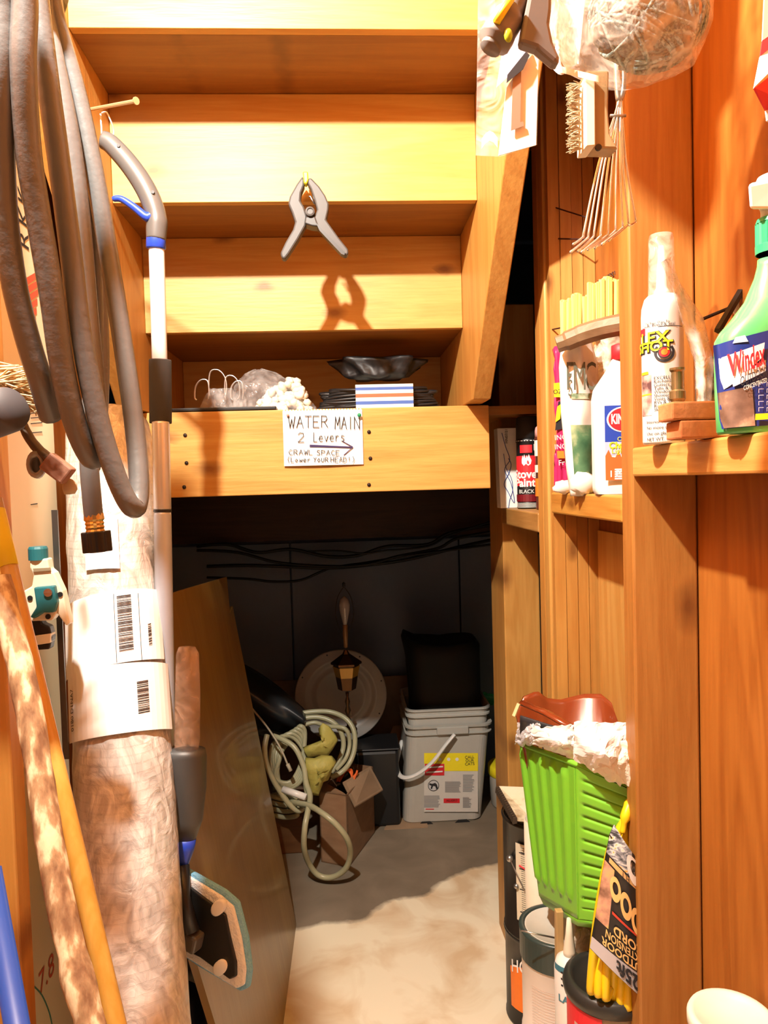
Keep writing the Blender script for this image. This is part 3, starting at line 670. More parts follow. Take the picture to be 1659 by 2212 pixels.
# garden hose hung on a black bracket
hz = thing('garden_hose', 'thick grey garden hose looped over a black bracket with a brass end', 'hose', P(160, 1000, .82))
def hd_(d): return .62+(d-.62)*.6
def hp_(pts, r, n=12, k=6):
    b.tube(smooth_path([P(p[0], p[1], hd_(p[2])) for p in pts], k), r*.92, n)
b = MB()
hp_([(-20, -160, .62), (5, 0, .64), (4, 150, .64), (3, 330, .66), (12, 480, .68), (32, 620, .70), (62, 740, .72), (90, 830, .74), (110, 900, .78)], .0115)
hp_([(20, -190, .62), (52, -20, .64), (50, 140, .64), (62, 330, .66), (85, 480, .68), (112, 640, .70), (132, 780, .72), (158, 900, .74), (185, 970, .76), (203, 990, .78), (212, 960, .80), (206, 860, .82), (190, 700, .83), (172, 480, .84), (150, 300, .84), (118, 140, .84), (92, 20, .84), (85, -80, .8)], .0115)
hp_([(75, -190, .68), (78, -40, .70), (96, 120, .70), (125, 330, .71), (150, 520, .72), (172, 700, .73), (196, 830, .74), (222, 940, .75), (255, 1040, .76), (282, 1092, .77), (297, 1090, .79), (300, 1030, .81), (288, 900, .84), (262, 720, .86), (236, 560, .87), (205, 380, .87), (165, 200, .87), (125, 60, .86), (100, -60, .84), (85, -150, .8)], .0105)
hp_([(110, -60, .90), (122, 60, .90), (162, 250, .90), (186, 420, .90), (200, 600, .90), (203, 780, .90), (196, 900, .90), (193, 1000, .88), (198, 1070, .87), (203, 1122, .87)], .0105)
hp_([(92, -60, .94), (105, 50, .94), (138, 200, .94), (170, 360, .94), (205, 560, .94), (216, 740, .94), (214, 880, .93), (205, 960, .92), (196, 1010, .90)], .0105)
b.build('hose', mat('hose_grey', (.13, .13, .128), .36, bump=.15, bscale=90), hz, smooth=True)
a, c = P(203, 1118, hd_(.87)), P(207, 1158, hd_(.87))
b = MB(); M = FA(a, c-a); b.lathe([(r*.9, z) for r, z in [(.0105, -.004), (.0112, .002), (.0095, .004), (.0105, .006), (.0095, .008), (.0105, .010), (.0095, .012), (.0105, .014), (.0095, .016), (.010, .022)]], 18, M)
b.build('brass_coupling', brass, hz, smooth=False)
M = FA(P(207, 1148, hd_(.87)), c-a); b = MB()
prof = []
for j in range(32):
    q = 2*PI*j/32; r_ = .0128+(.0024 if (j//2) % 2 == 0 else 0); prof.append((r_*math.cos(q), r_*math.sin(q)))
b.prism(prof, 0, .021, M); b.lathe([(.009, .0215), (.009, .004), (.0001, .004)], 18, M)
b.build('coupling_nut', black, hz, bevel=.001)
br = thing('hose_bracket', 'black plastic hose bracket fixed high on the left stringer', 'bracket', P(100, 20, .80))
b = MB(); q = [P(72, 45, .78), P(98, 28, .79), P(118, 8, .80), P(125, -30, .82), P(118, -60, .85)]; b.tube(smooth_path(q, 4), .012, 8); b.build('hook_arm', black, br)
b = MB(); c = P(100, -10, .86); b.box(c.x-.03, c.x+.012, .80, .86, c.z-.02, c.z+.09); b.build('bracket_plate', black, br, bevel=.004)
b = MB(); b.tube([P(98, 8, .78), P(106, 12, .77)], .0035, 10); b.build('bracket_screw', steel, br)

# tall cream board with letters and a red emblem, behind the hose
cbd = thing('cream_board', 'long narrow cream board with faded letters and a red mark standing against the left wall', 'board', (-.47, 1.2, 0))
def bp_(px, py): return PX(px, py, -.478)
q = [bp_(38, 330), bp_(122, 330), bp_(128, 1000), bp_(160, 2150)]
M = FR(Vector((-.478, 0, 0)), (0, 1, 0), (0, 0, 1))      # plane facing the corridor, x = depth
ya, yb = bp_(52, 1000).y, bp_(122, 1000).y
b = MB(); b.box(-.500, -.478, ya-.10, yb, .0, H+.52)
b.build('plank', ramp_noise('cream_paint', [(.3, (.76, .66, .44)), (.6, (.84, .77, .56)), (.8, (.66, .50, .28))], 4, (1, 1, .15), .45, .1), cbd, bevel=.006)
def wl(s, px, py, size, m, rot=0, xs=1):
    c = bp_(px, py)
    text('printed_text', s, size, lambda x, y, l: Vector((-.4772, c.y+(x*math.cos(rot)-y*math.sin(rot)), c.z+(x*math.sin(rot)+y*math.cos(rot)))), m, cbd, xs=xs)
wl('R', 52, 520, .05, ink, PI/2, .9); wl('K', 50, 470, .05, ink, PI/2, .9); wl('K', 48, 425, .045, ink, PI/2, .9)
wl('7.8', 100, 2105, .05, mat('faded_red', (.55, .10, .05), .6))
b = MB()
for i in range(7):
    y0 = 590+i*20; a = bp_(42+i*2, y0+18); c = bp_(84-i*1.5, y0-6)
    for t in range(4):
        pass
    b.add([Vector((-.4774, a.y, a.z)), Vector((-.4774, c.y, c.z)), Vector((-.4774, c.y, c.z-.010)), Vector((-.4774, a.y, a.z-.013))], [(0, 1, 2, 3)])
b.build('red_emblem', mat('faded_red', (.55, .10, .05), .6), cbd)
b = MB()
for py in (893, 903, 915, 935, 960, 1090):
    a = bp_(66, py); c = bp_(90 if py % 2 else 80, py-2); b.tube([Vector((-.4775, a.y, a.z)), Vector((-.4775, c.y, c.z))], .0007, 4)
b.build('tick_marks', ink, cbd)
b = MB(); b.tube(smooth_path([Vector((-.4775, bp_(x, y).y, bp_(x, y).z)) for x, y in ((72, 2130), (90, 2150), (105, 2185), (112, 2215))], 4), .0012, 5)
b.build('green_stroke', mat('dark_green_line', (.03, .16, .12), .5), cbd)

# broom with straw head, held sideways; mallet; curved iron tool
bm = thing('straw_broom', 'straw broom head sticking out sideways from the left', 'broom', P(30, 880, .80))
b = MB()
for i in range(420):
    a = P(R.uniform(-70, -30), R.uniform(800, 870), R.uniform(.74, .86)); y_ = R.uniform(788, 892); x_ = R.uniform(40, 118)*(1-abs(y_-838)/260)
    c = P(x_, y_, a.y+R.uniform(-.02, .02)); m_ = (a+c)/2+Vector((0, 0, R.uniform(-.006, .010)))
    b.tube([a, m_, c], [.0012, .0011, .0005], 4)
for i in range(40):
    x_ = R.uniform(30, 88); a = P(x_, 870, R.uniform(.78, .84)); b.tube([a, P(x_+R.uniform(-4, 10), R.uniform(885, 900), a.y)], .0006, 4)
o = b.build('straw_bristles', ramp_noise('straw', [(.3, (.26, .14, .06)), (.5, (.52, .35, .16)), (.7, (.74, .60, .34))], 90, (1, 1, 1), .7, 0), bm); o['kind'] = 'stuff'
b = MB(); b.tube([P(-170, 820, .80), P(-40, 835, .80)], .03, 12, flat=.5); b.build('straw_binding', mat('brown_binding', (.18, .09, .04), .8), bm)
ml = thing('rubber_mallet', 'dark grey rubber mallet head at the left edge below the straw broom', 'mallet', P(10, 930, .70))
b = MB(); M = FA(P(-30, 905, .72), P(46, 872, .70)-P(-30, 905, .72)); b.lathe([(.0001, -.035), (.019, -.035), (.0215, -.030), (.0205, 0), (.0215, .030), (.019, .036), (.0001, .036)], 20, M)
b.build('mallet_head', mat('mallet_rubber', (.055, .05, .055), .6), ml, smooth=True)
b = MB(); b.tube([P(-14, 900, .74), P(-40, 880, .93)], .012, 10); b.build('handle', pine_y, ml)
it = thing('curved_iron_tool', 'curved brown iron tool arm with a rusty block hanging below the straw broom', 'tool', P(100, 1050, .84))
iron = mat('brown_iron', (.10, .065, .04), .55, .3, bump=.3)
b = MB(); b.tube(smooth_path([P(32, 880, .84), P(48, 915, .84), P(66, 950, .84), (P(92, 980, .84)), P(122, 1003, .84), P(148, 1020, .84)], 5), [.0075, .008, .0085, .009, .010, .012, .012], 10, flat=.6)
b.build('arm', iron, it, smooth=True)
b = MB(); M = FR(P(130, 1012, .832), P(150, 1028, .832)-P(100, 990, .832), (0, 0, 1)); b.box(-.017, .013, -.012, .009, -.008, .008, M); b.build('jaw_block', mat('rusty_red', (.28, .12, .07), .7, bump=.4), it, bevel=.002)
b = MB(); M = FA(P(78, 1004, .835), (0.2, -1, .05)); b.lathe([(.007, -.008), (.0115, -.008), (.0115, .005), (.007, .006), (.007, -.008)], 18, M, sx=.8, sy=1.3); b.build('eye', mat('pale_iron', (.35, .30, .24), .5, .4), it, smooth=True)
b = MB(); b.ball(P(150, 1052, .85), .009, 10, nz=.3); b.build('chipped_tip', mat('chipped_tan', (.45, .35, .22), .8), it, smooth=True)
# bright yellow clip behind the hose
b = MB(); b.hexa([P(78, 780, .9), P(88, 782, .9), P(88, 782, .92), P(78, 780, .92)], [P(70, 741, .9), P(86, 741, .9), P(86, 741, .92), P(70, 741, .92)])
tag(b.build('yellow_clip', yelp, bevel=.001), 'small bright yellow tag behind the grey hose above the straw broom', 'tag')

# bar clamp, white and teal
bc = thing('bar_clamp', 'cream and teal bar clamp with black handle in front of the cream board', 'clamp', P(95, 1400, 1.02))
teal = mat('teal_plastic', (.015, .13, .15), .4); cream = mat('cream_plastic', (.76, .68, .50), .4)
D0 = 1.02
def s2(name, pts, d, th, m, bev=.002): return slab(name, pts, d, th, m, bc, bev, fnz=lambda x, y, dd: P(x, y, dd))
b = MB(); a = P(83, 1206, D0); b.lathe([(.0001, .016), (.011, .016), (.0125, .013), (.0125, -.002), (.0001, -.002)], 20, FA(a, (0, 0, 1))); b.build('knob', teal, bc, smooth=False)
s2('body', [(70, 1208), (108, 1205), (112, 1228), (122, 1236), (140, 1275), (150, 1320), (155, 1345), (148, 1350), (128, 1322), (118, 1338), (70, 1340), (58, 1308), (56, 1275), (74, 1265), (78, 1240), (70, 1225)], D0, .018, cream)
s2('lever', [(76, 1268), (120, 1264), (126, 1300), (120, 1322), (98, 1322), (78, 1335), (68, 1332), (82, 1310)], D0-.012, .012, teal)
b = MB(); b.lathe([(.0001, .0015), (.0055, .0015), (.0055, -.002)], 16, FA(P(104, 1280, D0-.019), (0, -1, 0))); b.box(-.0055, .0055, -.0006, .0006, .0015, .002, FA(P(104, 1280, D0-.019), (0, -1, 0))); b.build('pivot_screw', steel, bc)
for x, y in ((65, 1292), (130, 1284), (104, 1332)):
    b = MB(); b.lathe([(.0001, .001), (.0035, .001), (.0035, -.001)], 12, FA(P(x, y, D0-.0095), (0, -1, 0))); b.build('rivet_hole', black, bc)
s2('handle', [(70, 1330), (92, 1328), (96, 1345), (112, 1352), (117, 1375), (112, 1400), (84, 1402), (74, 1380), (68, 1350)], D0, .016, black)
s2('handle_band', [(72, 1372), (115, 1366), (114, 1386), (76, 1392)], D0-.002, .018, mat('pale_band', (.74, .72, .62), .5), .001)
s2('upper_jaw', [(72, 1228), (108, 1226), (110, 1232), (74, 1235)], D0-.010, .003, mat('clamp_mark', (.25, .2, .12), .5), 0)
b = MB(); b.box(-.004, .004, -.0015, .0015, -.17, .18, T(P(131, 1380, 1.05).x, 1.05, P(131, 1380, 1.05).z)); b.build('bar', mat('dark_steel', (.14, .14, .13), .35, .8), bc)

# poles leaning at the lower left
def pole(name, pts, rad, m, lab, cat, k=6, n=14):
    b = MB(); b.tube(smooth_path([P(*p) for p in pts], k), rad, n); return tag(b.build(name, m, smooth=True), lab, cat)
yp = thing('broom_handle', 'smooth yellow wooden broom handle leaning at lower left', 'pole', (-.25, .62, 0))
a, c = P(-15, 1080, .86), P(250, 2212, .72); d_ = c-a; c = a+d_*((0-a.z)/d_.z)
b = MB(); b.tube([a, a.lerp(c, .3), a.lerp(c, .6), c], .0098, 16); b.build('pole', wood('pole_yellow', (.80, .50, .15), (.70, .38, .08), 'Z', knots=0, freq=60, seed=4, rough=.35), yp, smooth=True)
b = MB(); b.tube([a.lerp(c, .010), a.lerp(c, .062)], .0102, 16); b.build('sticker', yelp, yp, smooth=True)
b = MB()
a, c = P(-5, 1250, .76), P(196, 2212, .66); d_ = c-a; c = a+d_*((0-a.z)/d_.z); n = 70
q = [a.lerp(c, i/n)+Vector((.004*math.sin(i*.25)+.0015*noise.noise(Vector((i*.7, 0, 0))), 0, 0)) for i in range(n+1)]
b.tube(q, [.0125+.0014*noise.noise(Vector((i*.5, 3, 0)))+(.002 if i in (22, 23, 44, 45) else 0) for i in range(n+1)], 16)
tag(b.build('rustic_stick', ramp_noise('bark', [(.35, (.22, .11, .05)), (.5, (.42, .26, .13)), (.60, (.78, .66, .42))], 75, (1, 1, .35), .75, .6), smooth=True), 'rough mottled brown wooden stick leaning left of the yellow handle', 'stick')
a, c = P(-22, 1880, .58), P(52, 2300, .52); d_ = c-a; c = a+d_*((0-a.z)/d_.z)
b = MB(); b.tube([a, c], .0085, 14); tag(b.build('blue_pole', mat('blue_paint', (.015, .045, .22), .35), smooth=True), 'dark blue metal pole at the bottom left corner', 'pole')
b = MB(); b.tube([P(118, 1600, .95), P(150, 1760, .94), P(158, 1900, .93)], [.003, .005, .004], 8); 
tag(b.build('white_stick', mat('chalky_white', (.80, .76, .66), .6), bevel=0), 'thin white painted slat behind the yellow handle', 'slat')
# navy bag tucked under the mop head
b = MB(); c = P(420, 2200, 1.30); b.ball((0, 0, 0), 1, 20, nz=.15, M=T(c.x-.01, c.y, c.z-.10) @ Matrix.Diagonal((.034, .05, .17, 1)), ns=6)
tag(b.build('navy_bag', mat('navy_nylon', (.012, .018, .04), .5, bump=.4, bscale=40), smooth=True), 'dark navy cloth bag standing below the mop head by the carpet roll', 'bag')
# ================================================================== right side: shelves
def cyl(name, lab, cat, cx, cy, z0, group=None):
    t = thing(name, lab, cat, (cx, cy, z0), group); t['_r'] = 0; del t['_r']; return t, T(cx, cy, z0), math.atan2(-cy, -cx)
lt = lambda b, name, rows, M, m, par, n=32, smooth=True, **k: (b.lathe(rows, n, M, cap=(rows[0] != rows[-1])), b.build(name, m, par, smooth=smooth, **k))[1]
# --- far bay: white box with pen scribble, stove paint can, extra can
zf = H-.0695
wb = thing('white_carton', 'white carton with a blue pen scribble beside the stove paint can', 'box', (.40, 1.74, zf))
x0, x1 = P(1085, 1105, 1.73).x, P(1124, 1107, 1.70).x
q = [Vector((.374, 1.775, zf)), Vector((.374, 1.735, zf)), Vector((P(1124, 1105, 1.735).x, 1.735, zf)), Vector((P(1124, 1105, 1.735).x, 1.775, zf))]
zt = P(1080, 925, 1.735).z; b = MB(); b.hexa(q, [Vector((p.x-.004, p.y, zt)) for p in q]); b.build('box', white, wb, bevel=.001)
b = MB(); zp = lambda px, py: P(px, py, 1.7335)
b.tube(smooth_path([zp(*p) for p in ((1084, 935), (1092, 965), (1101, 993), (1090, 1015), (1104, 1045), (1111, 1086), (1096, 1060), (1089, 1045), (1100, 1020), (1104, 1003), (1098, 990))], 5), .0008, 5)
b.tube(smooth_path([zp(*p) for p in ((1088, 980), (1093, 1010), (1105, 1035), (1107, 1060), (1101, 1080), (1098, 1100))], 5), .0007, 5)
b.build('pen_scribble', mat('blue_pen', (.04, .08, .30), .5), wb)
M = FR(zp(1094, 942), (0, 0, 1), (-1, 0, 0)); text('printed_text', 'MN07/21', .009, onM(M), ink, wb)
def spray(cx, cy, z0, r, h, lab, body, cap, capm, rows=None):
    t = thing('spray_can', lab, 'spray can', (cx, cy, z0)); M = T(cx, cy, z0)
    lt(MB(), 'can_body', [(.0001, .001), (r-.002, 0), (r, .002), (r, .004), (r-.001, .006), (r-.001, h-.012), (r+.0005, h-.010), (r+.0005, h-.006), (r-.004, h), (.0001, h)], M, body, t)
    lt(MB(), 'cap', [(r-.0005, h-.004), (r-.001, h+cap*.5), (r-.0025, h+cap-.003), (r-.006, h+cap), (.0001, h+cap)], M, capm, t)
    return t, M, math.atan2(-cy, -cx)
rc = .027; cxs, cys = .428, 1.68
hs_ = P(1145, 945, cys).z-zf
t, M, a0 = spray(cxs, cys, zf, rc, hs_, 'black-capped stove paint spray can with red flame label', black, P(1145, 900, cys).z-P(1145, 945, cys).z, blackm)
b = MB(); patch(b, M, rc+.0004, a0-1.3, a0+1.3, hs_*.32, hs_*.74); b.build('label_red', redp, t)
b = MB(); patch(b, M, rc+.0004, a0-1.5, a0+1.5, hs_*.10, hs_*.20); b.build('label_dark_red', mat('dark_red', (.16, .005, .01), .5), t)
b = MB(); 
for k in range(4): patch(b, M, rc+.0005, a0-1.5, a0+1.5, hs_*(.02+.018*k), hs_*(.027+.018*k))
patch(b, M, rc+.0006, a0-1.6, a0+1.6, hs_*.945, hs_*.955); b.build('white_line', white, t)
fn = onC(M, rc+.0008, a0)
b = MB(); patch(b, M, rc+.0005, a0-.7, a0+.35, hs_*.78, hs_*.89); b.build('label_red_top', redp, t)
b = MB(); patch(b, M, rc+.0006, a0+.5, a0+.85, hs_*.81, hs_*.90); b.build('white_square', white, t)
text('printed_text', 'Stove', .026, onC(M, rc+.0008, a0-.35, hs_*.48), white, t, bold=.0008); text('printed_text', 'Paint', .026, onC(M, rc+.0008, a0-.35, hs_*.36), white, t, bold=.0008)
text('printed_text', 'BLACK', .012, onC(M, rc+.0008, a0-.2, hs_*.24), white, t)
b = MB(); 
for s_, w_ in ((0, 1), (-.55, .8)):
    b.add([fn((s_*.018+x*w_), hs_*.6+y, 0) for x, y in ((0, .000), (.006, .004), (.008, .012), (.004, .020), (.002, .026), (-.001, .018), (-.003, .024), (-.006, .014), (-.006, .006))], [tuple(range(9))])
b.build('flame_mark', white, t)
t, M, a0 = spray(.4475, 1.60, zf, .024, hs_*1.0, 'white and orange spray can mostly hidden behind the second stud', mat('orange_dark', (.10, .03, .02), .4), .02, mat('pink_cap', (.75, .42, .40), .5))
b = MB(); patch(b, M, .0245, a0-1.5, a0+1.5, hs_*.72, hs_*.93); patch(b, M, .0245, a0-1.5, a0+.4, hs_*.50, hs_*.60); b.build('white_label', white, t)
b = MB(); patch(b, M, .0245, a0-1.5, a0+.5, hs_*.18, hs_*.42); b.build('orange_label', mat('orange_print', (.85, .25, .03), .5), t)

# --- middle bay: magenta bag, white seed bag, lighter fluid, driftwood, yellow brushes
zm = H-.0275
mg = thing('magenta_pouch', 'magenta and yellow pouch squeezed between the boards and the white bag', 'pouch', (.42, 1.32, zm))
def pan(name, corners, m, par, nz=.002, th=.003, seed=0, nu=10, nv=20, smooth=True):
    a, b_, c_, d_ = corners      # bl, br, tr, tl
    b = MB(); b.grid(nu, nv, lambda u, v: (a.lerp(b_, u)).lerp(d_.lerp(c_, u), v)+Vector((0, -1, 0))*nz*(noise.noise(Vector((u*3, v*6, seed)))+.6*math.sin(PI*u)))
    return b.build(name, m, par, smooth=smooth, solid=th)
dm = 1.335
cor = [P(1205, 1060, dm), P(1232, 1062, dm), P(1226, 745, dm), P(1198, 748, dm)]
for c_ in cor[:2]: c_.z = zm+.002
pan('pouch', cor, mat('magenta_film', (.50, .02, .12), .35), mg, .004, .02)
def q4(a, b_, c_, d_, l=.0015):
    return [P(x, y, dm-.006-l) for x, y in (a, b_, c_, d_)]
def dec(name, pts, m, par, d):
    b = MB(); n = len(pts); b.add([P(x, y, d) for x, y in pts], [tuple(range(n))]); return b.build(name, m, par)
dd = dm-.008
dec('yellow_patch', [(1197, 858), (1212, 858), (1213, 826), (1196, 828)], yelp, mg, dd)
dec('yellow_letters', [(1200, 912), (1210, 905), (1213, 872), (1204, 878), (1202, 890)], yelp, mg, dd); dec('black_patch', [(1199, 930), (1216, 926), (1214, 865), (1206, 868)], ink, mg, dd+.002)
text('printed_text', 'OZ', .011, onM(FR(P(1204, 846, dd-.001), (1, 0, .05), (0, 0, 1))), ink, mg)
for y in (945, 965): text('printed_text', 'ING', .013, onM(FR(P(1211, y, dd-.001), (1, 0, .05), (0, 0, 1))), white, mg)
dec('orange_patch', [(1204, 990), (1220, 990), (1218, 974), (1203, 974)], mat('orange_print', (.85, .25, .03), .5), mg, dd-.001)
text('printed_text', 'Fr', .014, onM(FR(P(1213, 1000, dd-.001), (1, 0, .05), (0, 0, 1))), white, mg)

ws = thing('seed_bag', 'tall white plastic bag with a green picture panel on the middle shelf', 'bag', (.42, 1.22, zm))
dw = 1.20
def wsp(u, v):
    x0 = lerp_(v, [(0, 1232), (.15, 1224), (.5, 1212), (.8, 1207), (.93, 1212), (1, 1222)]); x1 = lerp_(v, [(0, 1292), (.3, 1296), (.8, 1292), (1, 1275)])
    y = 1072-(1072-722)*v; px = x0+(x1-x0)*u
    return P(px, y, dw-.022*math.sin(PI*u)-.006*noise.noise(Vector((u*4, v*7, 2))))
def lerp_(t, tb):
    for (a, x), (c, y) in zip(tb, tb[1:]):
        if t <= c: return x+(y-x)*(t-a)/(c-a)
    return tb[-1][1]
b = MB(); b.grid(16, 34, wsp); b.build('bag_film', mat('white_film', (.82, .80, .72), .35), ws, smooth=True, solid=.018)
def wdec(name, u0, u1, v0, v1, m, l=.002, sk=0):
    b = MB(); b.grid(8, 10, lambda u, v: wsp(u0+(u1-u0)*u+sk*v, v0+(v1-v0)*v)+Vector((-.0002, -l, 0))); return b.build(name, m, ws, smooth=True)
wdec('green_picture', .22, .93, .12, .44, ramp_noise('green_picture', [(.3, (.03, .10, .05)), (.5, (.09, .20, .10)), (.6, (.30, .36, .20)), (.72, (.72, .72, .55))], 26, rough=.3, bump=0), .0015)
wdec('green_logo', .28, .85, .60, .635, ramp_noise('green_logo', [(.35, (.12, .20, .10)), (.6, (.55, .58, .42))], 60, bump=0), .0015)
for s, u, v, sz in (('F', .25, .73, .05), ('M', .50, .73, .05), ('C', .78, .73, .05), ('S', .25, .66, .03)):
    c = wsp(u, v); text('printed_text', s, sz, (lambda c: lambda x, y, l: c+Vector((x*.6, -.004, y*1.3)))(c), mat('dark_olive', (.12, .12, .08), .6), ws)
wdec('green_tag', .72, .86, .03, .10, mat('green_tag', (.2, .33, .12), .6), .006)
b = MB(); b.ball((0, 0, 0), 1, 16, nz=.35, M=T(P(1258, 1052, 1.17).x, 1.165, zm+.016) @ Matrix.Diagonal((.022, .014, .018, 1)), ns=8)
b.build('crumpled_bottom', mat('white_film', (.82, .80, .72), .35), ws, smooth=True); b = MB(); b.ball((3, 0, 0), 1, 16, nz=.35, M=T(P(1218, 1062, 1.26).x, 1.26, zm+.010) @ Matrix.Diagonal((.018, .012, .012, 1)) @ T(-3, 0, 0), ns=8)
b.build('crumpled_bottom', mat('white_film', (.82, .80, .72), .35), ws, smooth=True)

kf = thing('lighter_fluid_bottle', 'white charcoal lighter fluid bottle with blue and red label behind the near stud', 'bottle', (.43, 1.10, zm))
dk_ = 1.075; xk0 = P(1291, 1000, dk_).x; xk1 = xk0+.088; zk = P(1300, 835, dk_).z; ztk = P(1330, 770, dk_).z
MK = FR(Vector(((xk0+xk1)/2, dk_, zm)), (1, -.12, 0), (0, 0, 1)); wk = (xk1-xk0)/2
b = MB()
def kb(u, v):
    a = 2*PI*u; tb = [(0, .92), (.03, 1), (.7, 1), (.78, .93), (.9, .55), (1, .3)]; k = lerp_(v, tb)
    c_, s_ = math.cos(a), math.sin(a); e = (abs(c_)**4+abs(s_)**4)**-.25
    return MK @ Vector((wk*k*e*c_, (ztk-zm)*v, -.024+.022*min(1, k*1.2)*e*s_))
b.grid(40, 40, kb); b.add([kb(i/40, 1) for i in range(40)]+[kb(i/40, 0) for i in range(40)], [tuple(range(40)), tuple(range(79, 39, -1))])
b.build('bottle', whitep, kf, smooth=True)
b = MB(); b.lathe([(.014, 0), (.014, .022), (.009, .024), (.0001, .024)], 20, FA(MK @ Vector((0, ztk-zm-.002, -.024)), (0, 0, 1))); b.build('cap', redp, kf, smooth=True)
ik = MK.inverted()
def kz(zx, zy):            # from the shelf close-up to the bottle face
    px, py = 1060+zx*.205, 840+zy*.205; v = ik @ P(px, py, dk_-.003); return v.x, v.y
xa, yt_ = kz(1205, 175); _, ybm = kz(1225, 965); _, ym = kz(1225, 560); _, ym2 = kz(1225, 700)
def kr(name, x0, x1, y0, y1, m, l): b = MB(); rect(b, MK, x0, x1, y0, y1, l); return b.build(name, m, kf)
kr('label_blue', xa, wk-.008, ym2+.0, yt_, bluep, .0025)
kr('label_fade', xa, wk-.008, ym2, ym, mat('pale_blue', (.45, .50, .68), .5), .0028)
kr('label_white', xa, wk-.008, ybm, ym2, white, .0025)
b = MB(); n = 14; pts = [(xa, ybm), (wk-.008, ybm)]
for i in range(n+1): pts.append((wk-.008-(wk-.008-xa)*i/n, lerp_(i/n, [(0, ybm+.030), (1, ym2+.004)])+(.005 if i % 3 == 1 else -.005)))
b.prism(pts, .0028, .0032, MK); b.build('flame_print', mat('flame_orange', (.88, .14, .03), .5), kf)
xo, yo_ = kz(1400, 320); xr, _ = kz(1228, 320); _, yr = kz(1400, 185)
rx, ry = xo-xr, yr-yo_
for k, m_, l in ((1, white, .0030), (.90, redp, .0034)):
    b = MB(); b.prism([(xo+rx*k*math.cos(2*PI*i/32), yo_+ry*k*math.sin(2*PI*i/32)) for i in range(32)], l-.0003, l, MK); b.build('oval_badge', m_, kf)
text('printed_text', 'KINGSFORD', .020, onM(MK @ T(xr+.006, yo_, .0037)), white, kf, align='LEFT', bold=.0007, xs=.55)
x_, y_ = kz(1250, 598); text('printed_text', 'Charcoal', .013, onM(MK @ T(x_, y_, .0034)), yelp, kf, align='LEFT', bold=.0004); x_, y_ = kz(1275, 655); text('printed_text', 'Lighter', .011, onM(MK @ T(x_, y_, .0034)), yelp, kf, align='LEFT')
x_, y_ = kz(1335, 530); text('printed_text', 'Odorless', .009, onM(MK @ T(x_, y_, .0036)), yelp, kf, align='LEFT')
x_, y_ = kz(1250, 900); text('printed_text', '1 PT.', .013, onM(MK @ T(x_, y_, .0036)), white, kf, align='LEFT', bold=.0003)
b = MB()
for k in range(5): x_, y_ = kz(1310, 850+k*24); rect(b, MK, x_, wk-.010, y_-.0012, y_+.0012, .0036)
b.build('small_print', white, kf)
# clear plastic sack behind, upper
b = MB(); 
def cs(u, v): return P(1285+70*u, 885-170*v-12*math.sin(u*3)*v, 1.24-.02*math.sin(PI*u)+.008*noise.noise(Vector((u*4, v*4, 9))))
b.grid(12, 16, cs); tag(b.build('crinkled_plastic', clear('milky_film', (.85, .78, .62), .6, .25), smooth=True, solid=.012), 'crinkled milky plastic wrap behind the lighter fluid bottle', 'plastic wrap')
# driftwood / paint-worn stick and the yellow brushes
dw_ = wood('weathered_grey', (.38, .26, .19), (.24, .15, .10), 'X', knots=.2, seed=44)
wk_ = thing('worn_timber', 'weathered grey-brown timber piece lying across the top of the white bag', 'timber', P(1270, 745, 1.22))
b = MB(); q = [P(1203, 745, 1.165), P(1225, 737, 1.16), P(1262, 722, 1.15), P(1310, 708, 1.13), P(1362, 698, 1.11)]
b.tube(smooth_path(q, 5), [.017, .020, .021, .021, .021], 9, flat=.8); b.build('timber', dw_, wk_)
for i, (xa_, xb_, ya_, yb2, dd_) in enumerate(((1214, 1270, 648, 735, 1.25), (1272, 1345, 612, 715, 1.23))):
    t = thing('yellow_brush', ['lower yellow bristle brush standing above the worn timber', 'upper yellow bristle brush beside the near stud'][i], 'brush', P((xa_+xb_)/2, yb2, dd_), 'yellow brushes')
    b = MB(); n_ = 26
    for k in range(170):
        u = R.random(); gap = (abs(u-.36) < .05 or abs(u-.72) < .04) if i == 0 else abs(u-.68) < .03
        if gap: continue
        x = xa_+(xb_-xa_)*u; dz = R.uniform(-.012, .012)
        b.tube([P(x, yb2, dd_+dz), P(x+R.uniform(-2, 2), ya_+6*math.sin(u*9)-u*12+R.uniform(-3, 3), dd_+dz)], .0030, 5)
    o = b.build('bristles', mat('yellow_bristle', (.86, .62, .18), .7), t); o['kind'] = 'stuff'
    a_, c_ = P(xa_+2, yb2-4, dd_), P(xb_-2, yb2-10, dd_); b = MB(); b.tube([a_, c_], .011, 8); b.build('brush_back', wood('brush_back', (.55, .38, .18), (.42, .26, .10), 'X', knots=0), t)
# row of hooks above
rk = thing('coiled_spring', 'short dark coil spring hanging above the upper yellow brush', 'spring', P(1318, 600, 1.30))
b = MB(); a, c = P(1292, 612, 1.30), P(1340, 585, 1.25); n = 60
ax = (c-a).normalized(); e1 = ax.orthogonal().normalized(); e2 = ax.cross(e1)
b.tube([a+(c-a)*i/n+(e1*math.cos(i*1.0)+e2*math.sin(i*1.0))*.0045 for i in range(n+1)], .0011, 5); b.build('coil', mat('rust_dark', (.12, .05, .03), .6, .4), rk, smooth=True)
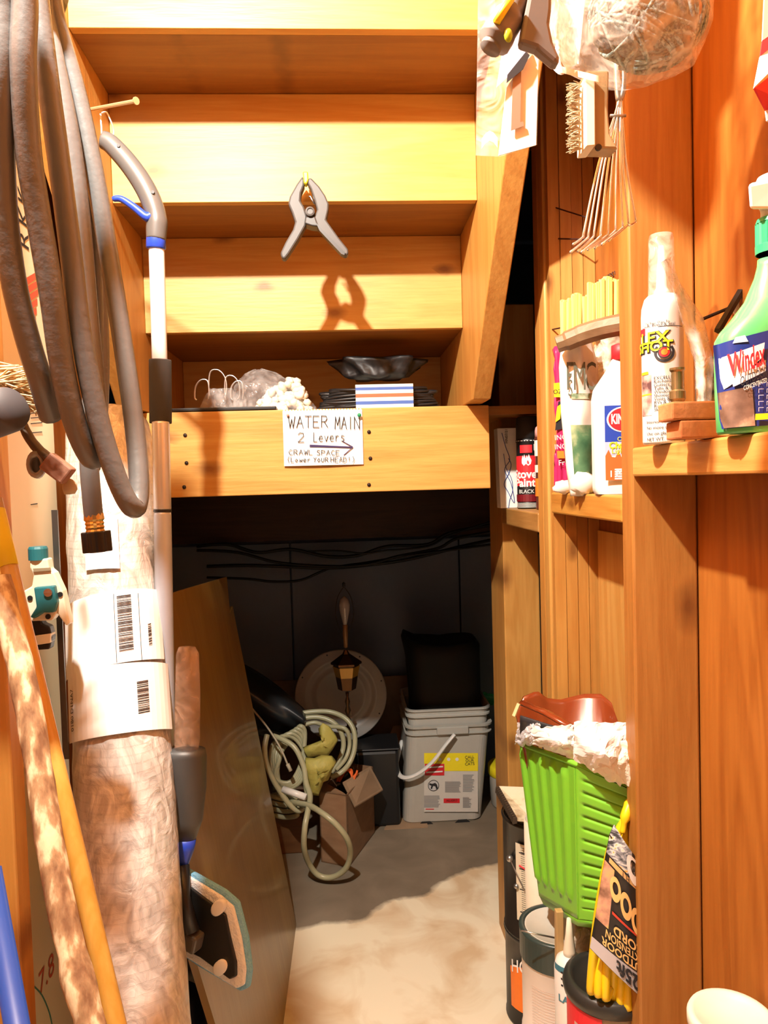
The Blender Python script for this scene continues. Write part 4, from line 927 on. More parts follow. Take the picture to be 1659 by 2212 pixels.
# wires strung across the bay on bent nails
rust = mat('rusty_wire', (.06, .018, .012), .55, .4)
for i, (a, c, lab) in enumerate([((1168, 440), (1268, 470), 'long rusty nail slanting down across the bay, the highest one'), ((1166, 515), (1266, 517), 'long rusty nail level across the bay below the highest one'),
        ((1168, 716), (1222, 706), 'rusty nail slanting up beside the lower yellow brush'), ((1174, 935), (1202, 944), 'rusty nail slanting down at the height of the spray can cap'),
        ((1177, 963), (1204, 963), 'level rusty nail just below the spray can cap'), ((1174, 1046), (1204, 1052), 'rusty nail just above the middle shelf')]):
    p = P(*a, 1.372 if i < 3 else 1.374); p = PX(a[0], a[1], .3862) if True else p
    q = P(*c, p.y-.03 if i > 2 else 1.30); b = MB(); b.tube([p+Vector((.004, 0, 0)), q], .0014, 6); 
    tag(b.build('rusty_nail', rust), lab, 'nail', 'nails across the wall bay')

# --- near bay shelf: foam can, brass fitting, brick blocks, clear bag, spray bottle, glasses
zn = H+.0365
cyf = .875; cxf = P(1434, 965, cyf).x; rf = 44*cyf/1600*1.0; hf = P(1420, 640, cyf).z-zn
fs = thing('sealant_can', 'white rubber sealant can with clear cap and yellow lettering next to the near stud', 'can', (cxf, cyf, zn))
M = T(cxf, cyf, zn); a0 = math.atan2(-cyf, -cxf)
lt(MB(), 'can_body', [(.0001, 0), (rf*.97, 0), (rf, .003), (rf, hf*.86), (rf*.97, hf*.92), (rf*.84, hf*.98), (rf*.70, hf), (.0001, hf)], M, mat('glossy_white', (.80, .79, .76), .25), fs)
zc0 = hf-.004; zc1 = P(1428, 508, cyf).z-zn
lt(MB(), 'clear_cap', [(rf*.70, zc0), (rf*.70, zc0+.004), (rf*.64, zc0+.006), (rf*.60, zc1-.006), (rf*.55, zc1), (.0001, zc1)], M, clear('cap_film', (.9, .66, .56), .30, .1), fs)
zn1 = P(1425, 532, cyf).z-zn; lt(MB(), 'nozzle', [(.010, hf), (.0085, hf+.006), (.0065, hf+.010), (.003, zn1), (.0001, zn1)], M, whitep, fs)
fz = lambda zy: P(1430, 360+zy*.3164, cyf-rf).z-zn
fx = lambda zx: (P(1360+zx*.3164, 800, cyf-rf).x-P(1434, 800, cyf-rf).x)
def ft(s, size, zx, zy, m, **k): return text('printed_text', s, size, onC(M, rf+.0004, a0+fx(zx)/rf, fz(zy)), m, fs, **k)
b = MB(); patch(b, M, rf+.0003, a0-.2, a0+1.1, fz(1088), fz(1084)); b.build('black_line', ink, fs)
for s, zx, zy, sz in (('LEX', 175, 1162, .019), ('SHOT', 165, 1222, .0165)):
    ft(s, sz, zx+2, zy+3, ink, bold=.0013, lift=.0002, xs=1.1); ft(s, sz, zx, zy, yelp, bold=.0003, lift=.0012, xs=1.1)
def ring(cx_, cz_, r0_, r1_, m, name, l=.0008, a_0=0, a_1=2*PI):
    b = MB(); n = 28
    b.grid(n, 1, lambda u, v: onC(M, rf, a0)(cx_+(r0_+(r1_-r0_)*v)*math.cos(a_0+(a_1-a_0)*u), cz_+(r0_+(r1_-r0_)*v)*math.sin(a_0+(a_1-a_0)*u), l)); return b.build(name, m, fs)
ring(fx(245), fz(1265), .0085, .0115, ink, 'target_ring', .0009, 2.4, 7.0); ring(fx(245), fz(1265), 0, .0062, redp, 'target_centre', .0014); ring(fx(245), fz(1265), 0, .0035, mat('orange_print', (.85, .25, .03), .5), 'target_core', .0017); ring(fx(245), fz(1265), .0058, .0072, ink, 'target_rim', .0016)
ft('The Easy Way To', .0042, 195, 1055, ink); ft('Caulk, Bond & Seal', .0055, 200, 1072, ink)
for i, s in enumerate(('EXCELLENT for', 'Kitchens & Baths', 'Gutters & Downs', 'Tubs & Tiles', 'Windows', 'Showers', 'Vents & More', 'RVs & Trailers', 'Roof Vents', 'Sky Blue')):
    ft(s, .0056, 175, 1438+i*24, ink, align='LEFT')
for i, s in enumerate(('Interior And Household', 'No more messes, clean', 'Use on glass, metals', 'NET WT. 8 OZ (226 g)')): ft(s, .0056, 115, 1738+i*40, ink, align='LEFT')
b = MB(); patch(b, M, rf+.0004, a0-1.3, a0+fx(158)/rf, fz(1690), fz(1410)); b.build('photo_panel', ramp_noise('photo_panel', [(.35, (.10, .04, .04)), (.5, (.60, .38, .32)), (.65, (.75, .70, .66))], 40, bump=0), fs)
b = MB(); patch(b, M, rf+.0006, a0-1.3, a0+fx(158)/rf, fz(1550), fz(1540)); b.build('yellow_bar', mat('orange_yellow', (.9, .5, .02), .5), fs); b = MB(); patch(b, M, rf+.0006, a0-1.3, a0+fx(135)/rf, fz(1405), fz(1385)); b.build('yellow_bar', mat('orange_yellow', (.9, .5, .02), .5), fs)
b = MB(); patch(b, M, rf+.0006, a0-1.4, a0+fx(110)/rf, fz(1130), fz(1082)); b.build('red_corner', redp, fs)
# brass fitting
bfy = .79; bfc = P(1465, 965, bfy); bf_ = thing('brass_fitting', 'tarnished brass pipe fitting standing between the sealant can and the brick pieces', 'fitting', (bfc.x, bfy, zn))
zb = lambda py: P(1465, py, bfy).z-zn
ab = mat('tarnished_brass', (.30, .22, .10), .4, .8)
rws = [(.0001, 0), (.0085, 0)]
for i in range(5): rws += [(.0085, zb(962-i*9)), (.0070, zb(958-i*9))]
rws += [(.007, zb(905)), (.0088, zb(900)), (.0088, zb(872)), (.0065, zb(868)), (.0085, zb(862)), (.0085, zb(846)), (.0062, zb(842)), (.0062, zb(804)), (.0080, zb(800)), (.0080, zb(795)), (.005, zb(794)), (.0001, zb(796))]
rws = [(max(r, .0001), max(0, z)) for r, z in rws]
b = MB(); b.lathe(rws, 20, T(bfc.x, bfy, zn)); b.build('fitting', ab, bf_)
# two brick pieces
brick = ramp_noise('terracotta', [(.3, (.48, .17, .06)), (.7, (.62, .26, .10))], 60, rough=.85, bump=.5)
dbk = .755
for i, (ya_, yb2, lab) in enumerate(((928, 966, 'lower of two terracotta brick pieces on the shelf'), (880, 926, 'upper of two terracotta brick pieces on the shelf'))):
    xa_ = P(1452 if i else 1470, 930, dbk).x; xb_ = P(1570, 930, dbk).x; z0_ = zn if i == 0 else zn+.0195; 
    b = MB(); b.box(xa_, xb_, dbk, dbk+.035, z0_, z0_+.019); tag(b.build('brick_piece', brick, bevel=.002), lab, 'brick', 'terracotta brick pieces')
# clear plastic sleeve leaning
b = MB()
def slv(u, v):
    x = lerp_(v, [(0, 1502), (.3, 1500), (.6, 1470), (.85, 1448), (1, 1436)])+u*lerp_(v, [(0, 34), (.3, 42), (.6, 50), (.85, 20), (1, 4)]); y = 878-(878-560)*v
    return P(x, y, .80-.014*math.sin(PI*u)+.02*v+.004*noise.noise(Vector((u*4, v*8, 1))))
b.grid(10, 30, slv); tag(b.build('plastic_sleeve', clear('sleeve_film', (.85, .80, .74), .42, .12), smooth=True, solid=.006), 'crumpled clear plastic sleeve leaning between the sealant can and the green bottle', 'plastic sleeve')
# dark glasses / bracket behind
gl = thing('black_bracket', 'black metal bracket and wire leaning behind the green spray bottle', 'bracket', P(1590, 740, .86))
b = MB(); b.tube([P(1516, 690, .86), P(1600, 655, .88), P(1632, 645, .88)], .0022, 6); b.tube([P(1600, 630, .86), P(1550, 715, .84)], .0045, 5); b.tube([P(1602, 628, .86), P(1618, 668, .86)], .004, 5)
b.build('bar', black, gl); b = MB(); b.add([P(1598, 640, .865), P(1611, 665, .865), P(1592, 690, .865), P(1580, 670, .865)], [(0, 1, 2, 3)]); b.build('mirror_face', mat('pale_mirror', (.75, .74, .68), .3), gl, solid=.002)
b = MB(); b.ball(P(1552, 800, .83), .014, 14, nz=.5, ns=12); b.ball(P(1545, 848, .82), .016, 14, nz=.5, ns=12)
tag(b.build('dark_trinkets', ramp_noise('dark_gold', [(.4, (.02, .02, .02)), (.55, (.18, .14, .05)), (.7, (.6, .45, .15))], 70, rough=.35), smooth=True), 'dark bundle with brass bits wedged behind the green spray bottle', 'bundle')
# green spray bottle
dg = .70; gb = thing('window_cleaner_bottle', 'green outdoor window cleaner bottle with dark blue label at the right edge', 'bottle', (P(1640, 950, dg).x, dg, zn))
green = mat('green_bottle', (.10, .52, .17), .25, coat=.4); cxg = P(1675, 800, dg).x; 
gz = lambda py: P(1650, py, dg).z
tbg = [(957, 1570), (950, 1560), (930, 1556), (850, 1552), (760, 1550), (735, 1551), (715, 1562), (690, 1585), (650, 1612), (600, 1632), (575, 1638), (560, 1639)]
b = MB(); n = 36; vs = []
for py, pxl in tbg:
    xl = P(pxl, py, dg).x; w_ = cxg-xl; z = max(zn+.0003, gz(py))
    if py == 957: z = zn+.0003
    for j in range(n):
        a = 2*PI*j/n; c_, s_ = math.cos(a), math.sin(a); e = (abs(c_)**3+abs(s_)**3)**(-1/3) if py > 650 else 1
        vs.append((cxg+w_*e*c_, dg+min(w_*.8, .026)*e*s_, z))
k = len(tbg); b.add(vs, [(i*n+j, i*n+(j+1) % n, (i+1)*n+(j+1) % n, (i+1)*n+j) for i in range(k-1) for j in range(n)]+[tuple(range(n-1, -1, -1)), tuple((k-1)*n+j for j in range(n))])
b.build('bottle', green, gb, smooth=True)
wn = cxg-P(1636, 500, dg).x; b = MB(); pr = []
for j in range(48): 
    a = 2*PI*j/48; r_ = wn*(1.0 if j % 2 else .93); pr.append((r_*math.cos(a), r_*math.sin(a)))
b.prism(pr, gz(548), gz(482), T(cxg, dg, 0)); b.lathe([(wn*1.0, gz(548)), (wn*1.02, gz(530)), (wn*.98, gz(529))], 30, T(cxg, dg, 0)); b.lathe([(wn, gz(482)), (wn*.9, gz(472)), (wn*.6, gz(470))], 30, T(cxg, dg, 0)); b.build('collar', mat('green_collar', (.03, .36, .17), .35), gb)
b = MB(); x_ = P(1640, 400, dg).x; b.lathe([(wn*.7, gz(472)), (wn*.7, gz(450)), (wn*.8, gz(445)), (wn*.95, gz(400)), (wn*.9, gz(380)), (.0001, gz(378))], 24, T(cxg, dg, 0))
b.hexa([P(1620, 452, dg-.012), P(1700, 452, dg-.012), P(1700, 452, dg+.012), P(1622, 452, dg+.012)], [P(1616, 398, dg-.014), P(1700, 380, dg-.014), P(1700, 380, dg+.014), P(1618, 396, dg+.014)]); b.build('trigger_head', whitep, gb, bevel=.004)
# label follows the rounded front
gw = {}
def gfn(x, y, l):            # x from bottle axis (m), y height
    x = x*.94; l = l*1.8
    w_ = cxg-P(1551, 800, dg).x; c_ = max(-.999, min(.999, x/(w_*1.02)));
    s_ = -(max(0, 1-abs(c_)**3))**(1/3); return Vector((cxg+x, dg+min(w_*.8, .026)*s_-.0008-l, y))
z7l = lambda zx, zy: (P(1360+zx*.3164, 360+zy*.3164, dg-.024).x-cxg, P(1360+zx*.3164, 360+zy*.3164, dg-.024).z)
def gpatch(name, pts, m, l=0., nn_=20):
    (xa_, ya_), (xb_, yb2), (xc_, yc_), (xd_, yd_) = [z7l(*p) for p in pts]      # bl br tr tl
    b = MB(); b.grid(nn_, 8, lambda u, v: gfn((xa_+(xb_-xa_)*u)*(1-v)+(xd_+(xc_-xd_)*u)*v, (ya_+(yb2-ya_)*u)*(1-v)+(yd_+(yc_-yd_)*u)*v, l)); return b.build(name, m, gb, smooth=True)
gpatch('label', [(665, 1785), (1040, 1760), (1040, 1095), (612, 1195)], mat('label_navy', (.015, .035, .22), .35), 0, 30)
gpatch('label_photo', [(668, 1780), (835, 1770), (815, 1500), (640, 1530)], ramp_noise('mud_splash', [(.35, (.10, .05, .03)), (.55, (.22, .13, .09)), (.66, (.55, .38, .25)), (.75, (.8, .7, .55))], 35, bump=0), .0006)
gpatch('label_sky', [(700, 1200), (790, 1195), (770, 1150), (715, 1160)], mat('label_glow', (.55, .70, .85), .4), .0006)
def gt(s, size, zx, zy, m, rot=.16, l=.0012, **k):
    cx_, cz_ = z7l(zx, zy); return text('printed_text', s, size, lambda x, y, lf: gfn(cx_+x*math.cos(rot)-y*math.sin(rot)*.2, cz_+y+x*math.sin(rot)*1.6, l+lf), m, gb, **k)
gpatch('logo_ground', [(665, 1510), (885, 1300), (895, 1205), (645, 1290)], white, .0010)
gt('Windex', .030, 780, 1325, redp, rot=.2, l=.0020, bold=.0006, xs=.31); gpatch('logo_band', [(700, 1500), (900, 1400), (898, 1325), (690, 1440)], mat('band_grey', (.62, .62, .68), .4), .0014)
gt('OUTDOOR', .0125, 815, 1440, ink, rot=.22, l=.0022, xs=.38); gt('CONCENTRATED', .006, 825, 1490, white, rot=.2, l=.0022, xs=.45)
gpatch('yellow_tag', [(830, 1732), (1040, 1722), (1040, 1680), (832, 1690)], yelp, .0012)
b = MB()
for k in range(5):
    for j in range(2): 
        xx, yy = z7l(850+j*55, 1478+k*42); xe, ye = z7l(885+j*45, 1482+k*42+24)
        b.add([gfn(xx, yy, .0014), gfn(xe, yy, .0014), gfn(xe, yy-.0006, .0014), gfn(xx, yy-.0006, .0014)], [(0, 1, 2, 3)]); b.add([gfn(xx, yy, .0014), gfn(xx+.0006, yy, .0014), gfn(xx+.0006, ye, .0014), gfn(xx, ye, .0014)], [(0, 1, 2, 3)])
b.build('icon_grid', mat('pale_lilac', (.55, .58, .75), .5), gb)
gt('NO', .018, 925, 1520, white, rot=.05, align='LEFT', l=.0016); gt('A', .024, 925, 1615, white, rot=.05, align='LEFT', l=.0016)

# ================================================================== upper right hanging things
# clear bag with green-grey twine
tw = thing('twine_bag', 'clear plastic bag holding a tangle of grey-green twine hanging at the top right', 'bag', P(1370, 190, .72))
ct_ = P(1400, 20, .72); b = MB()
for k in range(34):
    ax = Vector((R.uniform(-1, 1), R.uniform(-.4, .4), R.uniform(-1, 1))).normalized(); e1 = ax.orthogonal().normalized(); e2 = ax.cross(e1)
    rr = R.uniform(.55, 1); off = ax*math.sqrt(1-rr*rr)*R.choice([-1, 1]); ph = R.uniform(0, 6)
    b.tube([ct_+Vector(((off+(e1*math.cos(2*PI*i/36)+e2*math.sin(2*PI*i/36))*rr*(1+.03*math.sin(i*.9+ph))).x*.056, (off+(e1*math.cos(2*PI*i/36)+e2*math.sin(2*PI*i/36))*rr).y*.038, (off+(e1*math.cos(2*PI*i/36)+e2*math.sin(2*PI*i/36))*rr).z*.057)) for i in range(36)], .0021, 5, closed=True)
b.ball(ct_, 1, 20, sc_=(.047, .032, .047)); b.build('twine', ramp_noise('twine_green', [(.4, (.04, .08, .075)), (.6, (.24, .33, .30))], 300, bump=.3), tw, smooth=True)
b = MB()
def bgf(u, v):
    a = 2*PI*u; c_, s_ = math.cos(a), math.sin(a)
    wl_ = lerp_(v, [(0, .15), (.06, .72), (.25, .98), (.6, 1), (1, .75)]); kk = 1+.05*math.sin(a*7+v*6)+.05*noise.noise(Vector((c_*2, s_*2, v*5)))
    xL, xR = P(1188, 80, .72).x, P(1538, 80, .72).x; xm, hw_ = (xL+xR)/2, (xR-xL)/2
    return Vector((xm+hw_*wl_*kk*c_, .72+.05*wl_*kk*s_, P(1370, 185, .72).z+.012*abs(c_)*(1-v)*(-1 if c_ > 0 else 1)*-1*.2+.24*v))
b.grid(56, 24, bgf); b.build('bag_film', clear('twine_bag_film', (.86, .74, .62), .34, .15), tw, smooth=True)
b = MB(); b.grid(10, 10, lambda u, v: P(1195+55*u+v*14, 150-150*v+12*math.sin(u*5), .665-.008*math.sin(u*5+v*3))); b.build('folded_flap', clear('flap_film', (.9, .86, .80), .6, .2), tw, smooth=True)
b = MB(); b.grid(8, 4, lambda u, v: P(1200+u*95, 140+u*24+v*14, .67-.004*math.sin(u*9))); b.build('bag_seam', mat('seam_white', (.84, .80, .72), .4), tw, smooth=True)
# scrub brush
sb = thing('scrub_brush', 'hanging wooden scrub brush with stiff bristles facing left', 'brush', P(1280, 335, .74))
ds = .74
slab('brush_back', [(1258, 165), (1300, 165), (1308, 165), (1306, 250), (1310, 300), (1327, 332), (1262, 330), (1255, 330), (1257, 250), (1252, 190)], ds, .022, wood('brush_wood', (.50, .38, .26), (.36, .26, .17), 'Z', knots=0, seed=3), sb, .002, fnz=lambda x, y, d: P(x, y, d))
slab('bristle_board', [(1254, 180), (1275, 180), (1276, 328), (1256, 330)], ds-.003, .028, mat('pale_wood', (.66, .58, .44), .6), sb, .001, fnz=lambda x, y, d: P(x, y, d))
b = MB()
for k in range(11):
    for j in range(3):
        y = 186+k*13.5
        for q_ in range(9):
            a = P(1256, y, ds-.010+j*.010); c = P(R.uniform(1222, 1240), y+R.uniform(-12, 14), ds-.012+j*.012+R.uniform(-.003, .003)); b.tube([a, (a+c)/2+Vector((0, 0, .001)), c], [.0008, .0007, .0004], 4)
o = b.build('bristles', mat('stiff_bristle', (.42, .33, .20), .7), sb); o['kind'] = 'stuff'
b = MB(); b.lathe([(.0001, .0004), (.0032, .0004), (.0032, -.002)], 12, FA(P(1293, 318, ds-.0112), (0, -1, 0))); b.build('hanging_hole', ink, sb)
# steel wire rake with bent tines
wr = thing('wire_rake_head', 'shiny wire rake head with bent tines hanging beside the near stud', 'rake', P(1300, 545, .78))
chrome = mat('bright_wire', (.85, .80, .74), .22, .85)
b = MB(); top = [(1331, 195), (1342, 195)]
bots = [(1262, 512, 1238, 528), (1272, 514, 1232, 545), (1284, 512, 1248, 543), (1298, 512, 1256, 545), (1314, 508, 1270, 540), (1330, 500, 1285, 536), (1345, 494, 1300, 528), (1357, 488, 1315, 520), (1372, 480, 1360, 487)]
for i, (x, y, tx, ty) in enumerate(bots):
    d_ = .765+.012*(i % 3); t0 = P(1333+i*1.2, 232, .775)
    b.tube(smooth_path([P(1333+i*.8, 175, .775), t0, P(1333+(x-1333)*.55, 350+i*2, d_), P(x, y-14, d_), P(x-(3 if i < 8 else 1), y, d_), P(tx, ty, d_-.03)], 5), .00125, 6)
b.build('tines', chrome, wr, smooth=True)
b = MB(); b.tube(smooth_path([P(1331, 120, .775), P(1333, 180, .775), P(1337, 215, .775), P(1345, 200, .775), P(1348, 165, .775), P(1345, 120, .775)], 5), .0032, 8); b.tube([P(1318, 250, .773), P(1352, 250, .773)], .0016, 6); b.build('ferrule', mat('grey_steel', (.40, .36, .31), .4, .7), wr, smooth=True)
# pruning shear handles
ps = thing('garden_shears', 'grey garden shears with a rounded grip and yellow strip hanging at the top', 'shears', P(1090, 120, .58))
gg = mat('warm_grey_plastic', (.17, .15, .135), .45)
b = MB(); b.tube(smooth_path([P(1140, -60, .58), P(1120, 0, .58), P(1095, 45, .58), P(1070, 85, .58), P(1058, 106, .58)], 5), [.008, .010, .0125, .0135, .0085], 14); b.build('grip', gg, ps, smooth=True)
slab('side_blade', [(1148, -60), (1190, -60), (1188, 30), (1184, 60), (1192, 100), (1205, 130), (1204, 148), (1190, 142), (1155, 112), (1119, 100), (1128, 50)], .575, .012, gg, ps, .003, fnz=lambda x, y, d: P(x, y, d))
b = MB(); b.tube([P(1108, -10, .567), P(1072, 48, .566)], .003, 8); b.build('yellow_strip', yelp, ps, smooth=True)
b = MB(); b.ball(P(1098, 76, .566), .0042, 12, sc_=(.8, .5, 1.3)); b.build('green_button', mat('lime_button', (.35, .5, .02), .35), ps, smooth=True)
# blister package
bp2 = thing('blister_package', 'clear blister package with a white card insert hanging in front of the right stringer', 'package', P(1100, 335, .66))
dp = .66
def fp(x, y, d=dp): return P(x, y, d)
def sheetp(name, pts, m, d, par, th=.0012): 
    b = MB(); n = len(pts); q = [P(x, y, d) for x, y in pts]; b.add(q, [tuple(range(n))]); return b.build(name, m, par, solid=th)
sheetp('clear_sleeve', [(1028, 335), (1080, 338), (1160, 312), (1172, -60), (1034, -60)], clear('blister_film', (.92, .86, .80), .20, .1), dp+.004, bp2)
o = sheetp('card', [(1077, 336), (1158, 313), (1163, 128), (1150, 118), (1120, 150), (1100, 180), (1094, 190)], white, dp, bp2)
sheetp('card_window', [(1104, 282), (1132, 272), (1130, 262), (1124, 264), (1126, 150), (1108, 170)], mat('window_brown', (.34, .20, .13), .6), dp-.0022, bp2, .0006)
sheetp('blue_liner', [(1072, 190), (1085, 110), (1125, 60), (1142, 112), (1105, 160)], mat('lilac_blue', (.42, .44, .62), .6), dp-.003, bp2, .0006)
sheetp('dark_liner', [(1094, 180), (1096, 162), (1136, 112), (1144, 120), (1130, 150)], ink, dp-.0035, bp2, .0006)
b = MB(); b.grid(4, 3, lambda u, v: P(1040+u*35, 300-18*math.sin(u*3)+v*22, dp-.010)); b.build('torn_edge', mat('seam_white', (.84, .80, .72), .4), bp2, smooth=True)
# red and white striped cloth
b = MB(); st_ = MB()
def clo(u, v): return P(1626+70*u+8*(1-v), 265-230*v-60*u*(1-v)*.0, .5+.01*math.sin(u*7))
def c2(x, y): return P(x, y, .50+.008*math.sin(x*.1))
fl_ = thing('striped_flag', 'red and white striped cloth hanging at the upper right edge', 'flag', P(1660, 250, .50))
for i, (pts, m_) in enumerate([([(1650, -20), (1720, -20), (1720, 40), (1645, 90)], whitep), ([(1645, 90), (1720, 40), (1720, 60), (1640, 125)], redp), ([(1640, 125), (1720, 60), (1720, 100), (1627, 192)], white),
                  ([(1627, 192), (1720, 120), (1720, 230), (1652, 240)], redp), ([(1652, 240), (1720, 230), (1720, 300), (1655, 262)], white)]):
    b = MB(); b.add([c2(*p) for p in pts], [(0, 1, 2, 3)]); b.build('white_stripe' if i % 2 == 0 else 'red_stripe', m_, fl_, solid=.0015)

# ================================================================== floor stack at the right
def can(cx, cy, z0, r, h, lab, body, rim, par_lid=None, name='paint_can', hat=True, tilt=None):
    t = thing(name, lab, 'can', (cx, cy, z0)); M = T(cx, cy, z0)
    lt(MB(), 'can_body', [(.0001, .002), (r-.003, .002), (r, 0), (r, .004), (r-.002, .006), (r-.002, h-.010), (r, h-.008), (r+.001, h-.003), (r, h), (r-.004, h), (r-.005, h-.003), (.0001, h-.003)], M, body, t, 40)
    lt(MB(), 'lid', [(r*.92, h-.004), (r*.89, h+.0015), (r*.83, h+.0015), (r*.81, h-.0012), (.0001, h-.0012)], M, rim, t, 40)
    return t, M, math.atan2(-cy, -cx)
tin = mat('tin', (.50, .48, .45), .3, .9)
rg_ = .078
# bottom can with orange label
o_or = mat('label_orange', (.90, .20, .01), .45)
cx1, cy1 = .333+rg_, 1.60
t, M, a0 = can(cx1, cy1, .001, rg_, .20, 'black paint can with an orange label on the floor at the bottom of its stack', mat('can_black', (.02, .018, .016), .35), tin)
b = MB(); patch(b, M, rg_+.0005, a0-.95, a0+.95, .04, .115); b.build('orange_label', o_or, t)
b = MB(); b.grid(10, 1, lambda u, v: onC(M, rg_+.0004, a0)(-.075+.15*u, (.115+v*(.015+.05*u)), .0003)); b.build('orange_label', o_or, t)
b = MB(); M2 = None; b.grid(20, 1, lambda u, v: onC(M, rg_+.001, a0)(-.022+.016*v*math.cos(2*PI*u), .085+.021*v*math.sin(2*PI*u), .0006)); b.build('white_oval', white, t)
text('printed_text', 'r', .034, onC(M, rg_+.0018, a0-.022/rg_, .087), ink, t, bold=.001)
text('printed_text', 'HOMAX', .040, lambda x, y, l: onC(M, rg_+.001, a0)(-.012+x, .152+y+x*.35, .0004), white, t, bold=.0004, xs=.8)
# black can above with white instruction label and bail
t, M, a0 = can(cx1+.004, cy1-.0, .2015, rg_+.004, .255, 'tall black paint can with white instruction label, standing on the orange labelled can', mat('can_black2', (.022, .018, .015), .3), mat('can_lid_black', (.03, .028, .026), .35))
R2 = rg_+.004
b = MB(); patch(b, M, R2+.0006, a0-.66, a0+1.25, .045, .215); b.build('instruction_label', mat('cream_label', (.78, .70, .52), .6), t)
b = MB()
for k in range(34):
    z = .055+k*.0046; patch(b, M, R2+.001, a0-.50, a0+R.uniform(.0, .65), z, z+.0009, 5)
for z in (.065, .115, .16, .195): patch(b, M, R2+.0012, a0-.55, a0+.1, z, z+.0022, 5)
b.build('fine_print', ink, t)
e = onC(M, R2, a0)(-.068, .175, .004)
b = MB(); b.ball(e, .008, 12); b.build('bail_ear', tin, t, smooth=True); b = MB(); b.ball(onC(M, R2, a0)(-.052, .12, .003), .006, 10); b.build('rivet', tin, t, smooth=True)
b = MB(); b.tube(smooth_path([e, onC(M, R2, a0)(-.045, .14, .004), onC(M, R2, a0)(-.02, .105, .006), onC(M, R2, a0)(.02, .08, .008), onC(M, R2, a0)(.06, .062, .006)], 6), .0016, 6); b.build('bail', steel, t, smooth=True)
b = MB(); b.tube([onC(M, R2, a0)(-.045, .168, .002), onC(M, R2, a0)(-.018, .158, .002)], .0018, 6); b.build('red_line', redp, t)
# cream worn box lid over the can
zl = .2015+.2555
t = thing('cream_box_lid', 'worn cream square tray with dark ridged edge on top of the tall black can', 'lid', P(1120, 1760, 1.55))  # the labelled tray is a box lid
fa = [P(1078, 1698, 1.62), P(1133, 1700, 1.60), P(1150, 1770, 1.49), P(1118, 1768, 1.48)]
mn = min(p.z for p in fa)
b = MB(); b.add(fa+[p-Vector((0, 0, .006)) for p in fa], [(0, 3, 2, 1), (4, 5, 6, 7), (0, 1, 5, 4), (1, 2, 6, 5), (2, 3, 7, 6), (3, 0, 4, 7)]); b.build('lid_top', ramp_noise('dirty_cream', [(.35, (.45, .33, .18)), (.5, (.80, .72, .50)), (.8, (.84, .78, .60))], 30, bump=.1), t)
b = MB(); 
for k in range(16):
    a, c = fa[0].lerp(fa[3], k/16), fa[0].lerp(fa[3], (k+.62)/16); b.hexa([a-Vector((.010, .004, .012)), c-Vector((.010, .004, .012)), c-Vector((0, 0, .012)), a-Vector((0, 0, .012))], [a-Vector((.008, .003, 0)), c-Vector((.008, .003, 0)), c, a])
b.build('ridged_edge', mat('dark_brown_edge', (.06, .04, .025), .6), t)
# white tall can with green text behind basket, standing on another (hidden) can
cx2, cy2 = P(1166, 1900, 1.44).x+.0, 1.44; r2 = 35*1.44/1600+.004
z2t = P(1166, 1770, cy2).z; z2b = .36
lowt = F
t = thing('white_tube', 'tall cream cardboard tube standing behind the green basket', 'tube', (cx2+.006, cy2-.05+.04, .0))
M = T(cx2+.004, cy2, 0); a0 = math.atan2(-cy2, -cx2)
cyl_r = .033
lt(MB(), 'tube', [(.0001, .001), (cyl_r, .001), (cyl_r, z2t), (cyl_r-.003, z2t), (cyl_r-.003, z2t-.01), (.0001, z2t-.01)], M, mat('cream_tube', (.80, .72, .56), .5), t, 30)
text('printed_text', 'SAFETY', .012, onC(M, cyl_r+.0005, a0, P(1175, 2010, cy2-.03).z), mat('faded_brown', (.45, .28, .18), .6), t)
# silver white can with dark green rim
dz = 1.30; rr2 = .068
cx3 = P(1126, 2050, dz-.0).x+rr2; zlid = P(1165, 2003, dz).z
o_g = mat('dark_green_rim', (.035, .055, .05), .35)
# support can beneath, out of sight, then the labelled one
h3 = (zlid)/2
t, M, a0 = can(cx3, dz, .001, rr2, h3-.003, 'lower white paint can under the can with the dark green rim', whitep, tin)
t, M, a0 = can(cx3, dz, h3, rr2, h3, 'white paint can with dark green rim and lid, topmost of its stack', mat('can_white_pink', (.78, .70, .62), .45), mat('lid_greenwhite', (.62, .60, .52), .45))
b = MB(); patch(b, M, rr2+.001, a0-1.7, a0+1.7, h3-.050, h3-.002, 24); b.build('rim_band', o_g, t)
lt(MB(), 'rim_ring', [(rr2+.001, h3-.004), (rr2+.002, h3+.002), (rr2-.003, h3+.004), (rr2-.010, h3+.001), (rr2+.001, h3-.004)], M, o_g, t, 40)
text('printed_text', 'BEHR', .013, onC(M, rr2+.002, a0+.42, h3-.030), white, t, bold=.0003)
b = MB(); rd_ = mat('faint_red_print', (.60, .38, .30), .6)
for k in range(20): z = .01+k*.0052; patch(b, M, rr2+.0012, a0-.75, a0+R.uniform(.2, .6), z, z+.0007, 6)
b.build('fine_print', rd_, t)
b = MB(); b.tube([P(1126, 2010, dz-.075), P(1160, 2018, dz-.08), P(1200, 2026, dz-.08)], .0014, 6); b.build('bail', tin, t, smooth=True)
